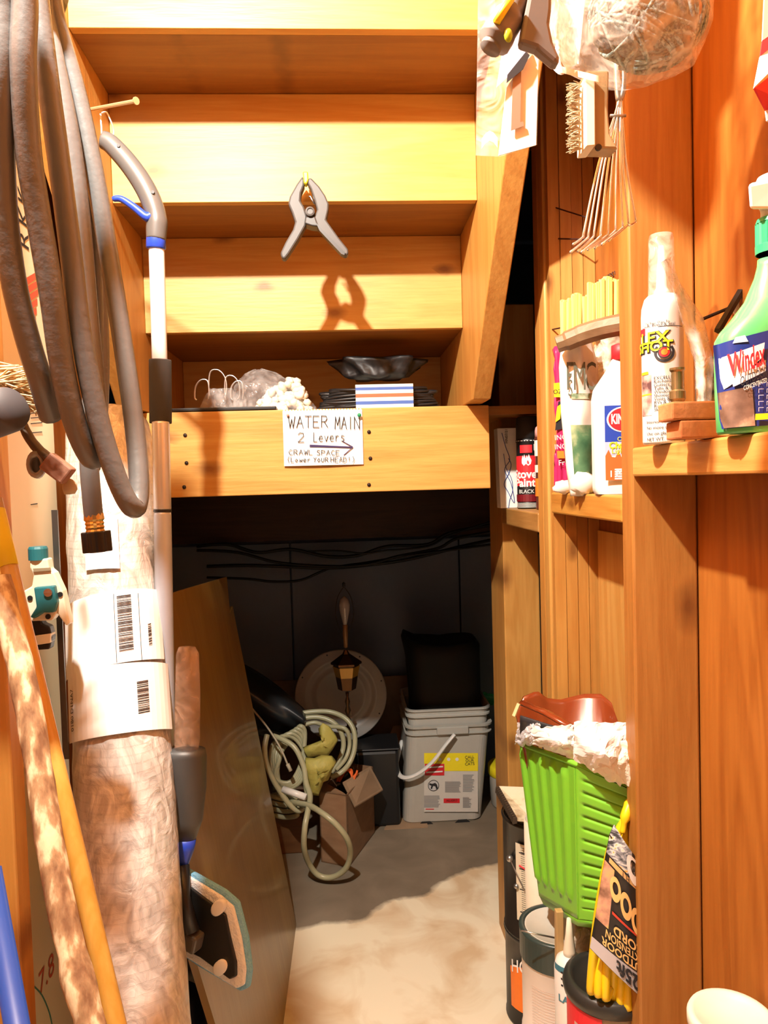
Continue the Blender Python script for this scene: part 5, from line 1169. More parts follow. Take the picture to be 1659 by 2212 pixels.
# wooden stake
a, c = P(1202, 1955, 1.17), P(1206, 2212, 1.15); b = MB(); b.hexa([Vector((c.x-.006, 1.15, .0)), Vector((c.x+.006, 1.15, .0)), Vector((c.x+.006, 1.162, .0)), Vector((c.x-.006, 1.162, .0))], [Vector((a.x-.006, 1.15, a.z)), Vector((a.x+.006, 1.15, a.z)), Vector((a.x+.006, 1.162, a.z)), Vector((a.x-.006, 1.162, a.z))])
tag(b.build('wooden_stake', wood('stake', (.70, .52, .32), (.55, .36, .18), 'Z', knots=0, seed=3), bevel=.001), 'thin pale wooden stake between the green rimmed can and the caulk tube', 'stake')
# white spouted bottle with blue print
ty = 1.13; tx = P(1232, 2140, ty).x; tt = thing('caulk_tube', 'white caulk tube with blue lettering and pointed nozzle below the basket', 'tube', (tx, ty, 0))
M = T(tx, ty, 0); a0 = math.atan2(-ty, -tx); zz_ = lambda py: P(1236, py, ty-.02).z; rt_ = .0245
lt(MB(), 'tube_body', [(.0001, .001), (rt_, .001), (rt_, zz_(2105)), (rt_*.85, zz_(2088)), (rt_*.5, zz_(2080)), (.0001, zz_(2078))], M, whitep, tt, 28)
lt(MB(), 'nozzle', [(.010, zz_(2082)), (.0098, zz_(2070)), (.006, zz_(2035)), (.0035, zz_(2000)), (.0001, zz_(1998))], M, mat('nozzle_cream', (.80, .74, .58), .4), tt, 18)
b = MB(); patch(b, M, rt_+.0004, a0-1.2, a0+1.2, zz_(2104), zz_(2090)); b.build('blue_band', mat('teal_blue', (.05, .20, .28), .5), tt)
text('printed_text', 'LA', .016, onC(M, rt_+.0006, a0-.45, zz_(2160)), mat('teal_blue', (.05, .20, .28), .5), tt, bold=.0004)
b = MB(); patch(b, M, rt_+.0005, a0-.0, a0+.06, zz_(2140), zz_(2098)); 
for k in range(3): patch(b, M, rt_+.0005, a0-.6, a0-.45, zz_(2132-k*14), zz_(2128-k*14))
b.build('black_print', ink, tt)
b = MB(); b.ball(P(1262, 2040, 1.16), .018, 10, nz=.5, ns=9, sc_=(1.1, .4, 1.5)); tag(b.build('torn_film', clear('torn_film', (.85, .72, .55), .45, .15), smooth=True), 'scrap of torn clear film behind the caulk tube', 'film')
# red-white tub with fat black lid, the cord pack stands on it
ry_ = 1.035; rr_ = .062; zlt = P(1300, 2110, ry_).z; xr_ = P(1240, 2130, ry_).x+rr_
xr_ = min(xr_, .412)
t = thing('red_label_tub', 'round tub with red and white label and fat black lid below the yellow extension cord', 'tub', (xr_, ry_+.03, 0))
M = T(xr_, ry_+.03, 0); a0 = math.atan2(-ry_, -xr_)
zlt2 = .40
def zat(py, px=1300): return P(px, py, ry_+.02).z
zt_ = zat(2150)
lt(MB(), 'tub_body', [(.0001, .001), (rr_-.004, .001), (rr_-.002, zt_), (.0001, zt_)], M, mat('tub_cream', (.78, .68, .48), .5), t, 36)
b = MB(); patch(b, M, rr_, a0-1.6, a0-.15, .25, zt_-.004); b.build('red_label', redp, t); b = MB(); patch(b, M, rr_+.0005, a0-.9, a0+.5, zt_-.055, zt_-.048); patch(b, M, rr_+.0005, a0-.9, a0+.5, zt_-.035, zt_-.028); b.build('label_line', rd_, t)
lt(MB(), 'lid', [(rr_-.002, zt_-.004), (rr_+.004, zt_), (rr_+.006, zt_+.010), (rr_+.003, zt_+.020), (rr_-.004, zt_+.024), (rr_-.010, zt_+.020), (rr_-.016, zt_+.010), (.0001, zt_+.008)], M, mat('lid_rubber', (.025, .025, .022), .4), t, 40)
zlid2 = zt_+.009
# yellow extension cord pack
ep = thing('extension_cord_pack', 'yellow extension cord in a printed black sleeve, upside down beside the near stud', 'extension cord', P(1320, 2180, 1.02))
yel = mat('cord_yellow', (.90, .62, .01), .4)
de = 1.010
ctop, cbot = P(1368, 1800, de), P(1318, 2160, de); 
cbot.z = max(cbot.z, zlid2+.004)
b = MB(); axv = (ctop-cbot); 
for k in range(7):
    o_ = -.030+.0085*k; w2 = .006
    top = P(1350+k*7, 1745+abs(k-3)*9, de+.010*math.sin(k)); bot = P(1276+k*16, 2135+(k*7), de+.008*math.cos(k*2)); bot.z = max(bot.z, zlid2+.006)
    mid = P(1290+k*14, 1990+k*5, de+.010*math.sin(k*1.7))
    b.tube(smooth_path([top, P(1318+k*11, 1840, de+.008*math.sin(k*2)), mid, bot, bot+Vector((.010, .008, .006))], 6), .0062, 10)
b.tube(smooth_path([P(1345, 1800, de-.012), P(1352, 1760, de-.01), P(1365, 1735, de), P(1380, 1760, de+.01)], 5), [.004, .007, .008, .007], 9, flat=1)
b.build('cord', yel, ep, smooth=True)
# curved sleeve
def z3(x, y): return (1250+x*.2315, 1700+y*.2315)
Ledge = [(330, 350), (290, 440), (250, 650), (215, 830), (165, 1150), (130, 1350), (105, 1500)]
Redge = [(560, 690), (570, 760), (585, 900), (600, 1150), (615, 1400), (625, 1600), (640, 1760), (640, 2010)]
def slp(u, v, l=0):           # u left to right, v top to bottom
    iL = lerp_(v, [(i/6, Ledge[i][0]) for i in range(7)]), lerp_(v, [(i/6, Ledge[i][1]) for i in range(7)])
    iR = lerp_(v, [(i/7, Redge[i][0]) for i in range(8)]), lerp_(v, [(i/7, Redge[i][1]) for i in range(8)])
    x, y = iL[0]+(iR[0]-iL[0])*u, iL[1]+(iR[1]-iL[1])*u+math.sin(PI*u)*14
    return P(*z3(x, y), de-.008-.024*math.sin(PI*(.1+.65*u))-l)
b = MB(); b.grid(16, 30, slp); b.build('sleeve', mat('sleeve_black', (.02, .018, .017), .35), ep, smooth=True, solid=.001)
def sd(name, u0, u1, v0, v1, m, l=.0012): b = MB(); b.grid(10, 6, lambda u, v: slp(u0+(u1-u0)*u, v0+(v1-v0)*v, l)); return b.build(name, m, ep, smooth=True)
sd('grey_swirl', 0, 1, .0, .30, ramp_noise('swirl', [(.38, (.05, .055, .06)), (.5, (.30, .32, .36)), (.58, (.75, .74, .72)), (.68, (.80, .42, .06))], 30, (1, 1, 2), .35, 0, 2, 2.5))
sd('gold_band', 0.10, 1, .31, .345, mat('gold_print', (.72, .45, .18), .5), .0016)
sd('hand_photo', .0, .26, .36, .72, ramp_noise('hand_photo', [(.35, (.20, .10, .06)), (.5, (.62, .34, .22)), (.65, (.70, .55, .12))], 30, bump=0), .0014)
sd('silver_band', .0, 1, .88, 1.0, mat('silver_print', (.50, .49, .52), .35), .0016)
def st(s, u, v, size, m, l=.003, xs=1., bold=0, fl=True, lift=None):
    def fn(x, y, lf):
        return slp(u+x/.085, v-y/.20, l)
    return text('printed_text', s, size, fn, m, ep, flip=fl, xs=xs, bold=bold)
goldt = mat('gold_text', (.85, .55, .20), .5)
for k, (u, v) in enumerate(((.32, .47), (.58, .50), (.84, .53))):
    b = MB(); b.grid(24, 1, lambda a_, r_: slp(u+(.006+.0055*r_)*math.cos(2*PI*a_)/.085, v+(.006+.0055*r_)*1.3*math.sin(2*PI*a_)/.2, .003)); b.build('round_icon', goldt, ep)
sd('red_line', .30, .95, .60, .615, mat('red_thin', (.6, .06, .03), .5), .0028)
st('CORD', .66, .685, .018, goldt, bold=.0004, xs=1.0); st('EXTENSION', .58, .76, .017, goldt, bold=.0003, xs=.68); st('OUTDOOR', .60, .835, .018, goldt, bold=.0003, xs=.8)
st('25ft', .66, .935, .024, ink, bold=.0008, xs=.9); st('ELT', .55, .327, .012, ink, l=.0026)
b = MB(); b.grid(24, 1, lambda a_, r_: slp(.80+(.010+.010*r_)*math.cos(2*PI*a_)/.085, .20+(.014+.012*r_)*math.sin(2*PI*a_)/.2, .003)); b.build('letter_ring', white, ep)

# green basket
gk = thing('green_basket', 'lime green ribbed plastic basket stuffed with crumpled paper', 'basket', (.40, 1.2, .5))
lime = mat('lime_plastic', (.22, .62, .04), .38)
TA, TB_, TC = P(1124, 1606, 1.335), P(1243, 1650, 1.06), P(1392, 1712, 1.012)
TD = TA+TC-TB_
BA, BB, BC = P(1166, 1935, 1.30), P(1250, 1985, 1.09), P(1330, 1994, 1.05)
BD = BA+BC-BB
for p in (TD, BD, TC, BC): p.x = min(p.x, .472)
def lime_wall(T0, T1, B0, B1, rib, n, m=10):
    """ribbed wall: rib 'v' = upright flutes, 'h' = level ridges"""
    nrm = (T1-T0).cross(B0-T0).normalized(); cc_ = (TA+TB_+TC+TD)/4
    if nrm.dot(T0-cc_) < 0: nrm = -nrm
    def f(u, v):
        p = T0.lerp(T1, u).lerp(B0.lerp(B1, u), v)
        if rib == 'v': h = .006*(max(0, math.sin(PI*u*n*2))**.6 if .06 < v < .90 else 0)
        else: h = -.0045*(1 if (v*n) % 1 < .22 and .10 < u < .97 and .05 < v < .93 else 0)
        return p+nrm*h
    return f
b = MB()
b.grid(60, 30, lime_wall(TA, TB_, BA, BB, 'v', 5))
b.grid(20, 130, lime_wall(TB_, TC, BB, BC, 'h', 13))
b.grid(4, 4, lime_wall(TC, TD, BC, BD, 'v', 0)); b.grid(4, 4, lime_wall(TD, TA, BD, BA, 'v', 0))
dn = Vector((0, 0, -.012)); bc_ = (BA+BB+BC+BD)/4
fl_b = [p.lerp(bc_, .12)+dn for p in (BA, BB, BC, BD)]
b.add([BA, BB, BC, BD]+fl_b, [(0, 1, 5, 4), (1, 2, 6, 5), (2, 3, 7, 6), (3, 0, 4, 7), (4, 5, 6, 7)])
b.build('basket_body', lime, gk, smooth=True, solid=.0016)
b = MB()
for u in (.30, .55, .8):
    pass
# tub rim
b.tube([TA, TB_, TC, TD], .0045, 8, closed=True); b.build('rim', lime, gk, smooth=True)
# what carries it: stacked brown board and a can under it
sup = min(p.z for p in fl_b)
b = MB(); q = [Vector((p.x, p.y, 0)) for p in fl_b]; cq = sum(q, Vector())/4
b.hexa([cq+(p-cq)*.7+Vector((0, .05, .001)) for p in q], [cq+(p-cq)*.7+Vector((0, .05, sup-.003)) for p in q])
b = MB(); b.hexa([Vector((.375, 1.175, .001)), Vector((.470, 1.175, .001)), Vector((.470, 1.225, .001)), Vector((.375, 1.225, .001))], [Vector((.375, 1.175, sup-.002)), Vector((.470, 1.175, sup-.002)), Vector((.470, 1.225, sup-.002)), Vector((.375, 1.225, sup-.002))])
tag(b.build('brown_bag', mat('brown_paper', (.38, .25, .16), .8, bump=.4, bscale=30), bevel=.004), 'brown paper package standing under the green basket', 'package')
# brown planter and plastic lids in the basket
bpn = thing('brown_planter', 'glossy red-brown curved plastic dish standing up inside the green basket', 'dish', P(1240, 1600, 1.22))
brn = mat('red_brown_plastic', (.24, .045, .012), .22, coat=.5)
def dish(u, v):
    # rim sweeps from upper left tab over to the right; v from rim down into the basket
    px = lerp_(u, [(0, 1114), (.07, 1128), (.14, 1158), (.22, 1178), (.32, 1208), (.5, 1262), (.65, 1300), (.8, 1325), (1, 1352)])
    py = lerp_(u, [(0, 1545), (.07, 1505), (.14, 1492), (.22, 1508), (.32, 1512), (.5, 1500), (.65, 1500), (.8, 1520), (1, 1562)])
    d = 1.30-.06*u+.06*math.sin(PI*u)
    return P(px-6*v*(u-.5)*8, py+v*115, d-.05*v*math.sin(PI*u))
b = MB(); b.grid(40, 10, dish); b.build('dish', brn, bpn, smooth=True, solid=.004)
b = MB(); b.tube([P(1128, 1518, 1.27), P(1180, 1540, 1.22), P(1236, 1572, 1.16)], .008, 8, flat=.6); b.build('front_bar', brn, bpn, smooth=True)
b = MB(); b.tube([P(1121, 1520, 1.262), P(1110, 1547, 1.26)], .0034, 6); b.build('pale_tab', mat('pale_tab', (.85, .62, .32), .5), bpn)
b = MB(); b.grid(10, 4, lambda u, v: P(1125+u*95, 1545+u*30+v*40, 1.235-.06*u+.03*v)); tag(b.build('dark_plastic_lid', mat('charcoal_plastic', (.045, .042, .045), .4), smooth=True, solid=.003), 'dark grey plastic lid inside the green basket below the brown dish', 'plastic piece')
# crumpled papers
def paper(lab, pts, d, amp, seed, m=white, nu=26, nv=20, thick=.0008, bulge=.03):
    (xa_, ya_), (xb_, yb2), (xc_, yc_), (xd_, yd_) = pts
    def f(u, v):
        x = (xa_+(xb_-xa_)*u)*(1-v)+(xd_+(xc_-xd_)*u)*v; y = (ya_+(yb2-ya_)*u)*(1-v)+(yd_+(yc_-yd_)*u)*v
        k = noise.noise(Vector((u*5, v*5, seed)))+.6*noise.noise(Vector((u*11, v*11, seed+3)))
        rdg = abs(noise.noise(Vector((u*4+2, v*4, seed+9))))
        dd_ = d[0]+(d[1]-d[0])*u-bulge*math.sin(PI*u)*math.sin(PI*min(1, v*1.2))-amp*(k*.6+rdg*1.4)
        return P(x+k*6, y+noise.noise(Vector((u*6, v*6, seed+5)))*8, dd_)
    b = MB(); b.grid(nu, nv, f); return tag(b.build('crumpled_paper', m, smooth=False, solid=thick), lab, 'paper', 'crumpled papers in the green basket')
paper('large crumpled white paper draped over the basket corner at right', [(1238, 1640), (1340, 1700), (1378, 1560), (1240, 1560)], (1.05, 1.02), .008, 1, bulge=.05)
paper('white paper hanging down the front of the basket at right', [(1285, 1670), (1372, 1705), (1375, 1600), (1262, 1610)], (1.02, 1.0), .006, 2, mat('cream_white_paper', (.82, .78, .66), .7), bulge=.02)
paper('crumpled white tissue in the middle of the basket rim', [(1150, 1608), (1240, 1640), (1240, 1565), (1150, 1572)], (1.18, 1.07), .012, 3, bulge=.04)
paper('crinkled silvery paper at the left corner of the basket', [(1112, 1608), (1168, 1612), (1165, 1562), (1118, 1560)], (1.30, 1.19), .018, 4, mat('silver_paper', (.66, .66, .68), .4), bulge=.03)
# white tub lid low at the right
wx = P(1610, 2190, .80); 
t = thing('white_tub', 'white plastic tub at the bottom right beside the near stud', 'tub', (.4055+.0, .80, 0))
rw = .048; cxw = P(1552, 2190, .80).x+rw; M = T(min(cxw, .478-rw-.004), .80, 0); zw = P(1600, 2192, .80).z
lt(MB(), 'tub', [(.0001, .001), (rw-.008, .001), (rw-.003, zw-.012), (.0001, zw-.012)], M, whitep, t, 40)
lt(MB(), 'lid', [(rw-.002, zw-.016), (rw, zw-.014), (rw, zw-.004), (rw-.002, zw), (rw-.008, zw), (rw-.010, zw-.004), (.0001, zw-.004)], M, mat('cream_lid', (.80, .76, .62), .4), t, 40)

# unseen cloth added above the view to shade the top of the near stud
b = MB()
def rag(u, v):  # surface of the added shade cloth
    k = noise.noise(Vector((u*5, v*5, 4)))
    return Vector((.03+.18*u+.01*math.sin(v*5), .72+.018*math.sin(u*9+v*2)+.01*k, H+.64+.02*math.sin(u*11)+.26*v))
b.grid(24, 16, rag)
tag(b.build('added_shade_cloth', mat('shade_cloth_brown', (.32, .22, .12), .9, bump=.5), smooth=True, solid=.012), 'brown cloth added out of view above the shears to shade the near stud', 'rag')
# ================================================================== crawl space
def FB(px, py, d): p = F(px, py); return p
# cables strung along the back wall
cab = black
def cable(pts, r, lab):
    b = MB(); b.tube(smooth_path([P(*p) for p in pts], 7), r, 7); return tag(b.build('cable', mat('cable_black', (.01, .01, .012), .5), smooth=True), lab, 'cable', 'cables strung across the crawl space')
z6 = lambda x, y, d=2.66: (360+x*.434, 1050+y*.434, d+.17)
cable([z6(150, 300), z6(300, 290), z6(450, 330), z6(620, 315), z6(800, 350), z6(950, 345), z6(1100, 300), z6(1300, 290), z6(1420, 230), z6(1700, 180)], .0065, 'uppermost thick black cable strung across the dark back wall')
cable([z6(150, 320, 2.64), z6(350, 330, 2.64), z6(550, 380, 2.64), z6(800, 400, 2.64), z6(1000, 390, 2.64), z6(1150, 350, 2.64), z6(1350, 310, 2.64), z6(1450, 260, 2.64), z6(1700, 215, 2.64)], .006, 'black cable sagging just below the top one on the back wall')
cable([z6(200, 400, 2.65), z6(400, 395, 2.65), z6(620, 402, 2.65), z6(800, 408, 2.65), z6(980, 395, 2.65), z6(1200, 365, 2.65), z6(1450, 305, 2.65), z6(1700, 250, 2.65)], .007, 'straight black cable crossing the middle of the back wall')
cable([z6(200, 455, 2.67), z6(400, 462, 2.67), z6(520, 475, 2.67), z6(660, 470, 2.67), z6(760, 430, 2.67), z6(830, 405, 2.67), z6(1000, 380, 2.67), z6(1250, 340, 2.63), z6(1700, 280, 2.63)], .005, 'lowest black cable with a dip at left on the back wall')
cable([z6(700, 325, 2.62), z6(850, 322, 2.62), z6(980, 335, 2.62), z6(1100, 320, 2.62), z6(1300, 300, 2.62), z6(1420, 240, 2.62), z6(1700, 150, 2.62)], .0035, 'thin black cable looping over the thick ones at the right')
# brown sheet on the wall foot
a = P(500, 1475, 2.87); c = P(870, 1475, 2.87)
b = MB(); b.box(a.x, P(900, 1480, 2.87).x, 2.865, 2.875, 0, a.z); tag(b.build('cardboard_sheet', ramp_noise('cardboard_dark', [(.3, (.17, .10, .06)), (.7, (.24, .15, .09))], 10, rough=.85, bump=.1)), 'brown cardboard panel along the foot of the back wall', 'cardboard')
card = ramp_noise('cardboard', [(.3, (.22, .12, .06)), (.7, (.30, .17, .09))], 12, (1, 1, 3), .85, .1)
cardl = ramp_noise('cardboard_light', [(.3, (.30, .19, .11)), (.7, (.38, .25, .15))], 9, (1, 1, 3), .85, .1)
# black crate
p0 = F(782, 1790); p1 = F(866, 1782)
yc = F(866, 1785).y; x0, x1 = P(770, 1780, yc).x, P(866, 1785, yc).x; zt = P(820, 1622, yc).z
b = MB(); b.box(x0, x1, yc, yc+.15, 0.001, zt); b.build
ck = thing('black_crate', 'black plastic crate on the floor between cardboard box and litter bucket', 'crate', ((x0+x1)/2, yc+.07, 0))
b.build('body', black, ck, bevel=.012)
b = MB(); b.box(x0-.004, x1+.004, yc-.004, yc+.154, zt, zt+.008); b.build('lid', black, ck, bevel=.004)
ZT = zt+.0085
# round white cover standing on the crate
yd = yc+.10; cd = P(737, 1512, yd); Rd = 100*yd/1600; cd.z = max(cd.z, ZT+Rd*.99)
dk = thing('round_cover', 'round white enamel cover with a raised ring standing upright behind the lantern lamp', 'cover', (cd.x, yd, cd.z-Rd))
M = FA(cd, (0.03, -1, .06)); b = MB()
b.lathe([(.0001, -.006), (Rd, -.006), (Rd, 0), (Rd-.004, .003), (Rd*.86, .001), (Rd*.80, .006), (Rd*.74, .006), (Rd*.70, -.002), (Rd*.62, -.004), (Rd*.56, .003), (Rd*.50, .004), (Rd*.46, 0), (.0001, .001)], 56, M)
b.build('disc', mat('enamel_grey_white', (.36, .34, .32), .35), dk, smooth=True)
for k in range(8):
    a = 2*PI*k/8+.3; b = MB(); b.lathe([(.0001, .001), (.003, .001), (.003, -.001)], 8, M @ T(Rd*.93*math.cos(a), Rd*.93*math.sin(a), .002)); b.build('screw_hole', ink, dk)
# lantern table lamp
dl = yc-.06
lm = thing('lantern_lamp', 'tall brass lantern lamp with bulb and wire harp before the round cover', 'lamp', P(757, 1690, dl))
LX = P(750, 1500, dl).x
def lz(py, px=748): return P(px, py, dl).z
ob = mat('dark_bronze', (.10, .05, .02), .3, .8)
def ll(name, rows, m, n=16, **k):
    b = MB(); b.lathe([(r, z) for r, z in rows], n, T(LX, dl, 0)); return b.build(name, m, lm, smooth=k.get('smooth', True))
pz = [(1590, .004), (1575, .009), (1565, .004), (1555, .010), (1545, .004), (1535, .011), (1525, .005), (1515, .009), (1505, .004), (1495, .006)]
ll('stem', [(r*1.0, lz(y)) for y, r in [(1690, .006), (1640, .005), (1630, .011), (1620, .005)]+pz], ob)
ll('stem_collar', [(.003, lz(1582)), (.030, lz(1578)), (.030, lz(1574)), (.003, lz(1570))], ob)
ll('base', [(.0001, lz(1690)+.03), (.012, lz(1690)+.028), (.05, lz(1690)+.008), (.055, lz(1690)), (.0001, lz(1690))], ob)
ll('lantern_cage', [(.012, lz(1494)), (.030, lz(1488)), (.044, lz(1436)), (.052, lz(1434)), (.052, lz(1430)), (.012, lz(1412)), (.006, lz(1404))], ob, 6, smooth=False)
ll('amber_glass', [(.026, lz(1486)), (.034, lz(1470)), (.0455, lz(1438))], mat('amber_glass', (.50, .27, .04), .15, .3), 6, smooth=False)
ll('candle_tube', [(.0001, lz(1400)), (.007, lz(1398)), (.0085, lz(1372)), (.0085, lz(1350)), (.006, lz(1349))], mat('candle_gold', (.35, .20, .10), .4, .3))
ll('bulb', [(.0065, lz(1350)), (.009, lz(1342)), (.0175, lz(1318)), (.019, lz(1306)), (.014, lz(1294)), (.0001, lz(1287))], mat('bulb_glass', (.42, .38, .38), .1, coat=1))
b = MB(); zb, ztp = lz(1368), lz(1268)
for s_ in (-1, 1): b.tube(smooth_path([Vector((LX+s_*x, dl, zb+(ztp-zb)*t)) for x, t in ((.012, 0), (.026, .25), (.030, .5), (.022, .78), (.006, .96), (0, 1))], 4), .0014, 6)
b.lathe([(.0001, .0), (.006, .002), (.004, .008), (.006, .012), (.0001, .018)], 10, T(LX, dl, ztp)); b.build('harp', mat('dark_wire', (.05, .04, .03), .4, .6), lm, smooth=True)
# where the lamp stands: a box behind the coil
bz = lz(1690)
b = MB(); b.box(LX-.10, LX+.03, dl-.0, dl+.05, 0.0, bz)
tag(b.build('brown_box', card, bevel=.003), 'low brown cardboard box under the lantern lamp behind the hose coil', 'box')

# litter bucket with a second nested in it
bk = thing('litter_bucket', 'white square plastic bucket with yellow and red label and swung-down handle', 'bucket', (0, 0, 0))
yb_ = F(950, 1778).y
fl, fr = P(872, 1770, yb_), P(1042, 1775, yb_); tl, tr = P(877, 1560, yb_), P(1062, 1572, yb_)
bx0, bx1 = fl.x, fr.x; w0 = bx1-bx0; h_ = P(960, 1570, yb_).z; cx = (bx0+bx1)/2; w1 = (tr.x-tl.x); cxt = (tl.x+tr.x)/2
bk.location = (cx, yb_+w0/2, 0); WL[bk.name] = Vector(bk.location)
def rsq(w, d, r, n=6):
    o = []
    for sx, sy, a0 in ((1, 1, 0), (-1, 1, PI/2), (-1, -1, PI), (1, -1, 3*PI/2)):
        for i in range(n+1):
            a = a0+PI/2*i/n; o.append((sx*(w/2-r)+r*math.cos(a), sy*(d/2-r)+r*math.sin(a)))
    return o
cyb = yb_+w0*.5
def sqloft(rows, m, name, par, cap0=True, cap1=False, bx=None, **kw):
    b = MB(); vs = []; k = len(rows); n = None
    for w_, d_, r_, z_, ox in rows:
        o = rsq(w_, d_, r_); n = len(o); vs += [(x+ox, y+cyb, z_) for x, y in o]
    fs = [(i*n+j, i*n+(j+1) % n, (i+1)*n+(j+1) % n, (i+1)*n+j) for i in range(k-1) for j in range(n)]
    if cap0: fs.append(tuple(range(n-1, -1, -1)))
    if cap1: fs.append(tuple((k-1)*n+j for j in range(n)))
    b.add(vs, fs); return b.build(name, m, par, smooth=False, **kw)
pl_w = mat('bucket_white', (.48, .46, .41), .4)
def lerp(a, b_, t): return a+(b_-a)*t
hb_ = h_
def bw(t): return lerp(w0, w1*.97, t), lerp(cx, cxt, t)
rows = []
for t in (0, .02, .5, .93): 
    W_, X_ = bw(t); rows.append((W_-(.012 if t == 0 else 0), W_*.98-(.012 if t == 0 else 0), .035, hb_*t, X_))
W1, X1 = bw(1)
rows += [(W1+.016, W1+.012, .04, hb_*.93, X1), (W1+.016, W1+.012, .04, hb_*.937, X1), (W1-.002, W1-.004, .037, hb_*.94, X1), (W1, W1-.002, .037, hb_*1.0, X1),
         (W1+.018, W1+.014, .04, hb_*1.0, X1), (W1+.02, W1+.016, .04, hb_*1.022, X1), (W1-.006, W1-.01, .035, hb_*1.022, X1), (W1-.01, W1-.014, .033, hb_*.90, X1)]
sqloft(rows, pl_w, 'body', bk)
# foot notches
for px0, px1 in ((912, 932), (990, 1012)):
    a, c = P(px0-8, 1775, yb_).x, P(px1+4, 1775, yb_).x
    b = MB(); b.prism([(a, -.001), (c, -.001), (c-.012, .010), (a+.012, .010)], 0, .002, Matrix(((1, 0, 0, 0), (0, 0, 1, yb_-.0045), (0, 1, 0, 0), (0, 0, 0, 1))))
    b.build('foot_notch', blackm, bk)
a = P(872, 1590, yb_); 
b = MB(); b.box(P(942, 1560, yb_).x, P(1010, 1560, yb_).x, yb_-.020, yb_-.004, hb_*.935, hb_*1.015); b.build('handle_boss', pl_w, bk, bevel=.003)
b = MB(); yh = yb_-.026
b.tube(smooth_path([P(982, 1586, yh), P(962, 1610, yh-.01), (P(935, 1645, yh-.02)), P(905, 1670, yh-.02), P(878, 1680, yh-.01), P(862, 1673, yh+.03), P(857, 1650, yh+.10), P(862, 1625, yh+.16), P(868, 1600, yh+.2)], 5), .0085, 10, flat=.6)
b.build('handle', mat('handle_white', (.80, .78, .74), .35), bk, smooth=True)
# label on the front face (follows the bucket's slope)
def bf(px, py, l=.0006):
    p = P(px, py, yb_-.001-l); return p
def bl(name, x0, x1, y0, y1, m, l=.001):
    b = MB(); b.add([bf(x0, y1, l), bf(x1, y1, l), bf(x1, y0, l), bf(x0, y0, l)], [(0, 1, 2, 3)]); return b.build(name, m, bk)
zz8 = lambda x, y: (820+x*.2261, 1340+y*.2261)
def bl8(name, x0, x1, y0, y1, m, l=.0045): 
    a, c = zz8(x0, y0), zz8(x1, y1); return bl(name, a[0], c[0], a[1], c[1], m, l)
bl8('label_sheet', 425, 940, 1268, 1830, mat('label_grey_white', (.66, .63, .58), .5), .0035)
bl8('label_band', 425, 940, 1268, 1370, yelp); bl8('label_band', 620, 940, 1370, 1440, yelp)
bl8('label_red', 432, 618, 1372, 1482, redp, .005); bl8('label_red', 612, 765, 1702, 1745, redp, .005); bl8('label_red', 440, 520, 1800, 1808, redp, .005)
gr = mat('grey_print', (.30, .29, .29), .6)
b = MB()
for x0, x1, y0, y1, st_ in ((625, 780, 1540, 1640, 9), (795, 905, 1475, 1640, 14), (425, 580, 1675, 1790, 13), (795, 880, 1690, 1790, 8)):
    y = y0
    while y < y1:
        a, c = zz8(x0, y), zz8(x1-R.uniform(0, 25), y+st_*.5); b.add([bf(a[0], c[1], .005), bf(c[0], c[1], .005), bf(c[0], a[1], .005), bf(a[0], a[1], .005)], [(0, 1, 2, 3)]); y += st_
b.build('small_print', gr, bk)
c8 = bf(*zz8(515, 1578), .005); b = MB(); M = FA(c8, (0, -1, 0)); b.lathe([(.0175, .0005), (.0195, .0006), (.0195, 0)], 30, M, cap=False)
b.prism([(x*.00075, y*.00075) for x, y in ((-18, 12), (-6, 8), (8, 12), (16, 4), (20, -14), (12, -18), (8, -4), (-2, -2), (-8, -16), (-14, -14), (-10, 0), (-20, 4))], 0, .0006, M @ Matrix.Rotation(0, 4, 'Z')); b.build('cat_symbol', ink, bk)
b = MB(); M = FA(bf(*zz8(515, 1578), .0048), (0, -1, 0)); b.lathe([(.0001, 0), (.0185, 0), (.0185, -.0004)], 30, M); b.build('symbol_ground', mat('symbol_ground', (.62, .6, .6), .5), bk)
b = MB()
for x in (575, 660, 740): b.lathe([(.0001, .0006), (.006, .0006), (.006, 0)], 14, FA(bf(*zz8(x, 1328), .005), (0, -1, 0)))
b.build('band_icon', white, bk)
M = FR(bf(*zz8(860, 1340), .006), (1, 0, .01), (0, 0, 1))
text('printed_text', 'CALL', .014, onM(M @ T(0, .012, 0)), ink, bk); text('printed_text', 'OUR', .014, onM(M @ T(0, 0, 0)), ink, bk); text('printed_text', 'CATS', .014, onM(M @ T(0, -.012, 0)), ink, bk)
M = FR(bf(*zz8(525, 1425), .007), (1, 0, .01), (0, 0, 1)); b = MB(); rect(b, M, -.032, .03, .006, .011); rect(b, M, -.03, .028, -.011, -.006); b.build('printed_line', white, bk)
M = FR(bf(*zz8(690, 1722), .007), (1, 0, .01), (0, 0, 1)); text('printed_text', 'PELIGRO', .010, onM(M), ink, bk)
# nested rim of the second bucket
bk2 = thing('nested_bucket', 'second white square bucket nested inside the labelled one with its rim above', 'bucket', (X1, cyb, hb_*.5))
hz_ = P(960, 1530, yb_).z
sqloft([(W1-.05, W1-.05, .03, hb_*.3, X1), (W1-.016, W1-.02, .033, hb_*1.0, X1), (W1-.012, W1-.016, .034, hz_-.028, X1), (W1+.008, W1+.004, .038, hz_-.028, X1), (W1+.008, W1+.004, .038, hz_-.022, X1), (W1-.004, W1-.006, .036, hz_-.020, X1), (W1-.002, W1-.004, .036, hz_-.008, X1), (W1+.01, W1+.006, .038, hz_-.007, X1), (W1+.01, W1+.006, .038, hz_, X1), (W1-.006, W1-.01, .034, hz_, X1), (W1-.014, W1-.018, .030, hz_-.06, X1)], mat('bucket_rim', (.50, .48, .43), .4), 'body', bk2)
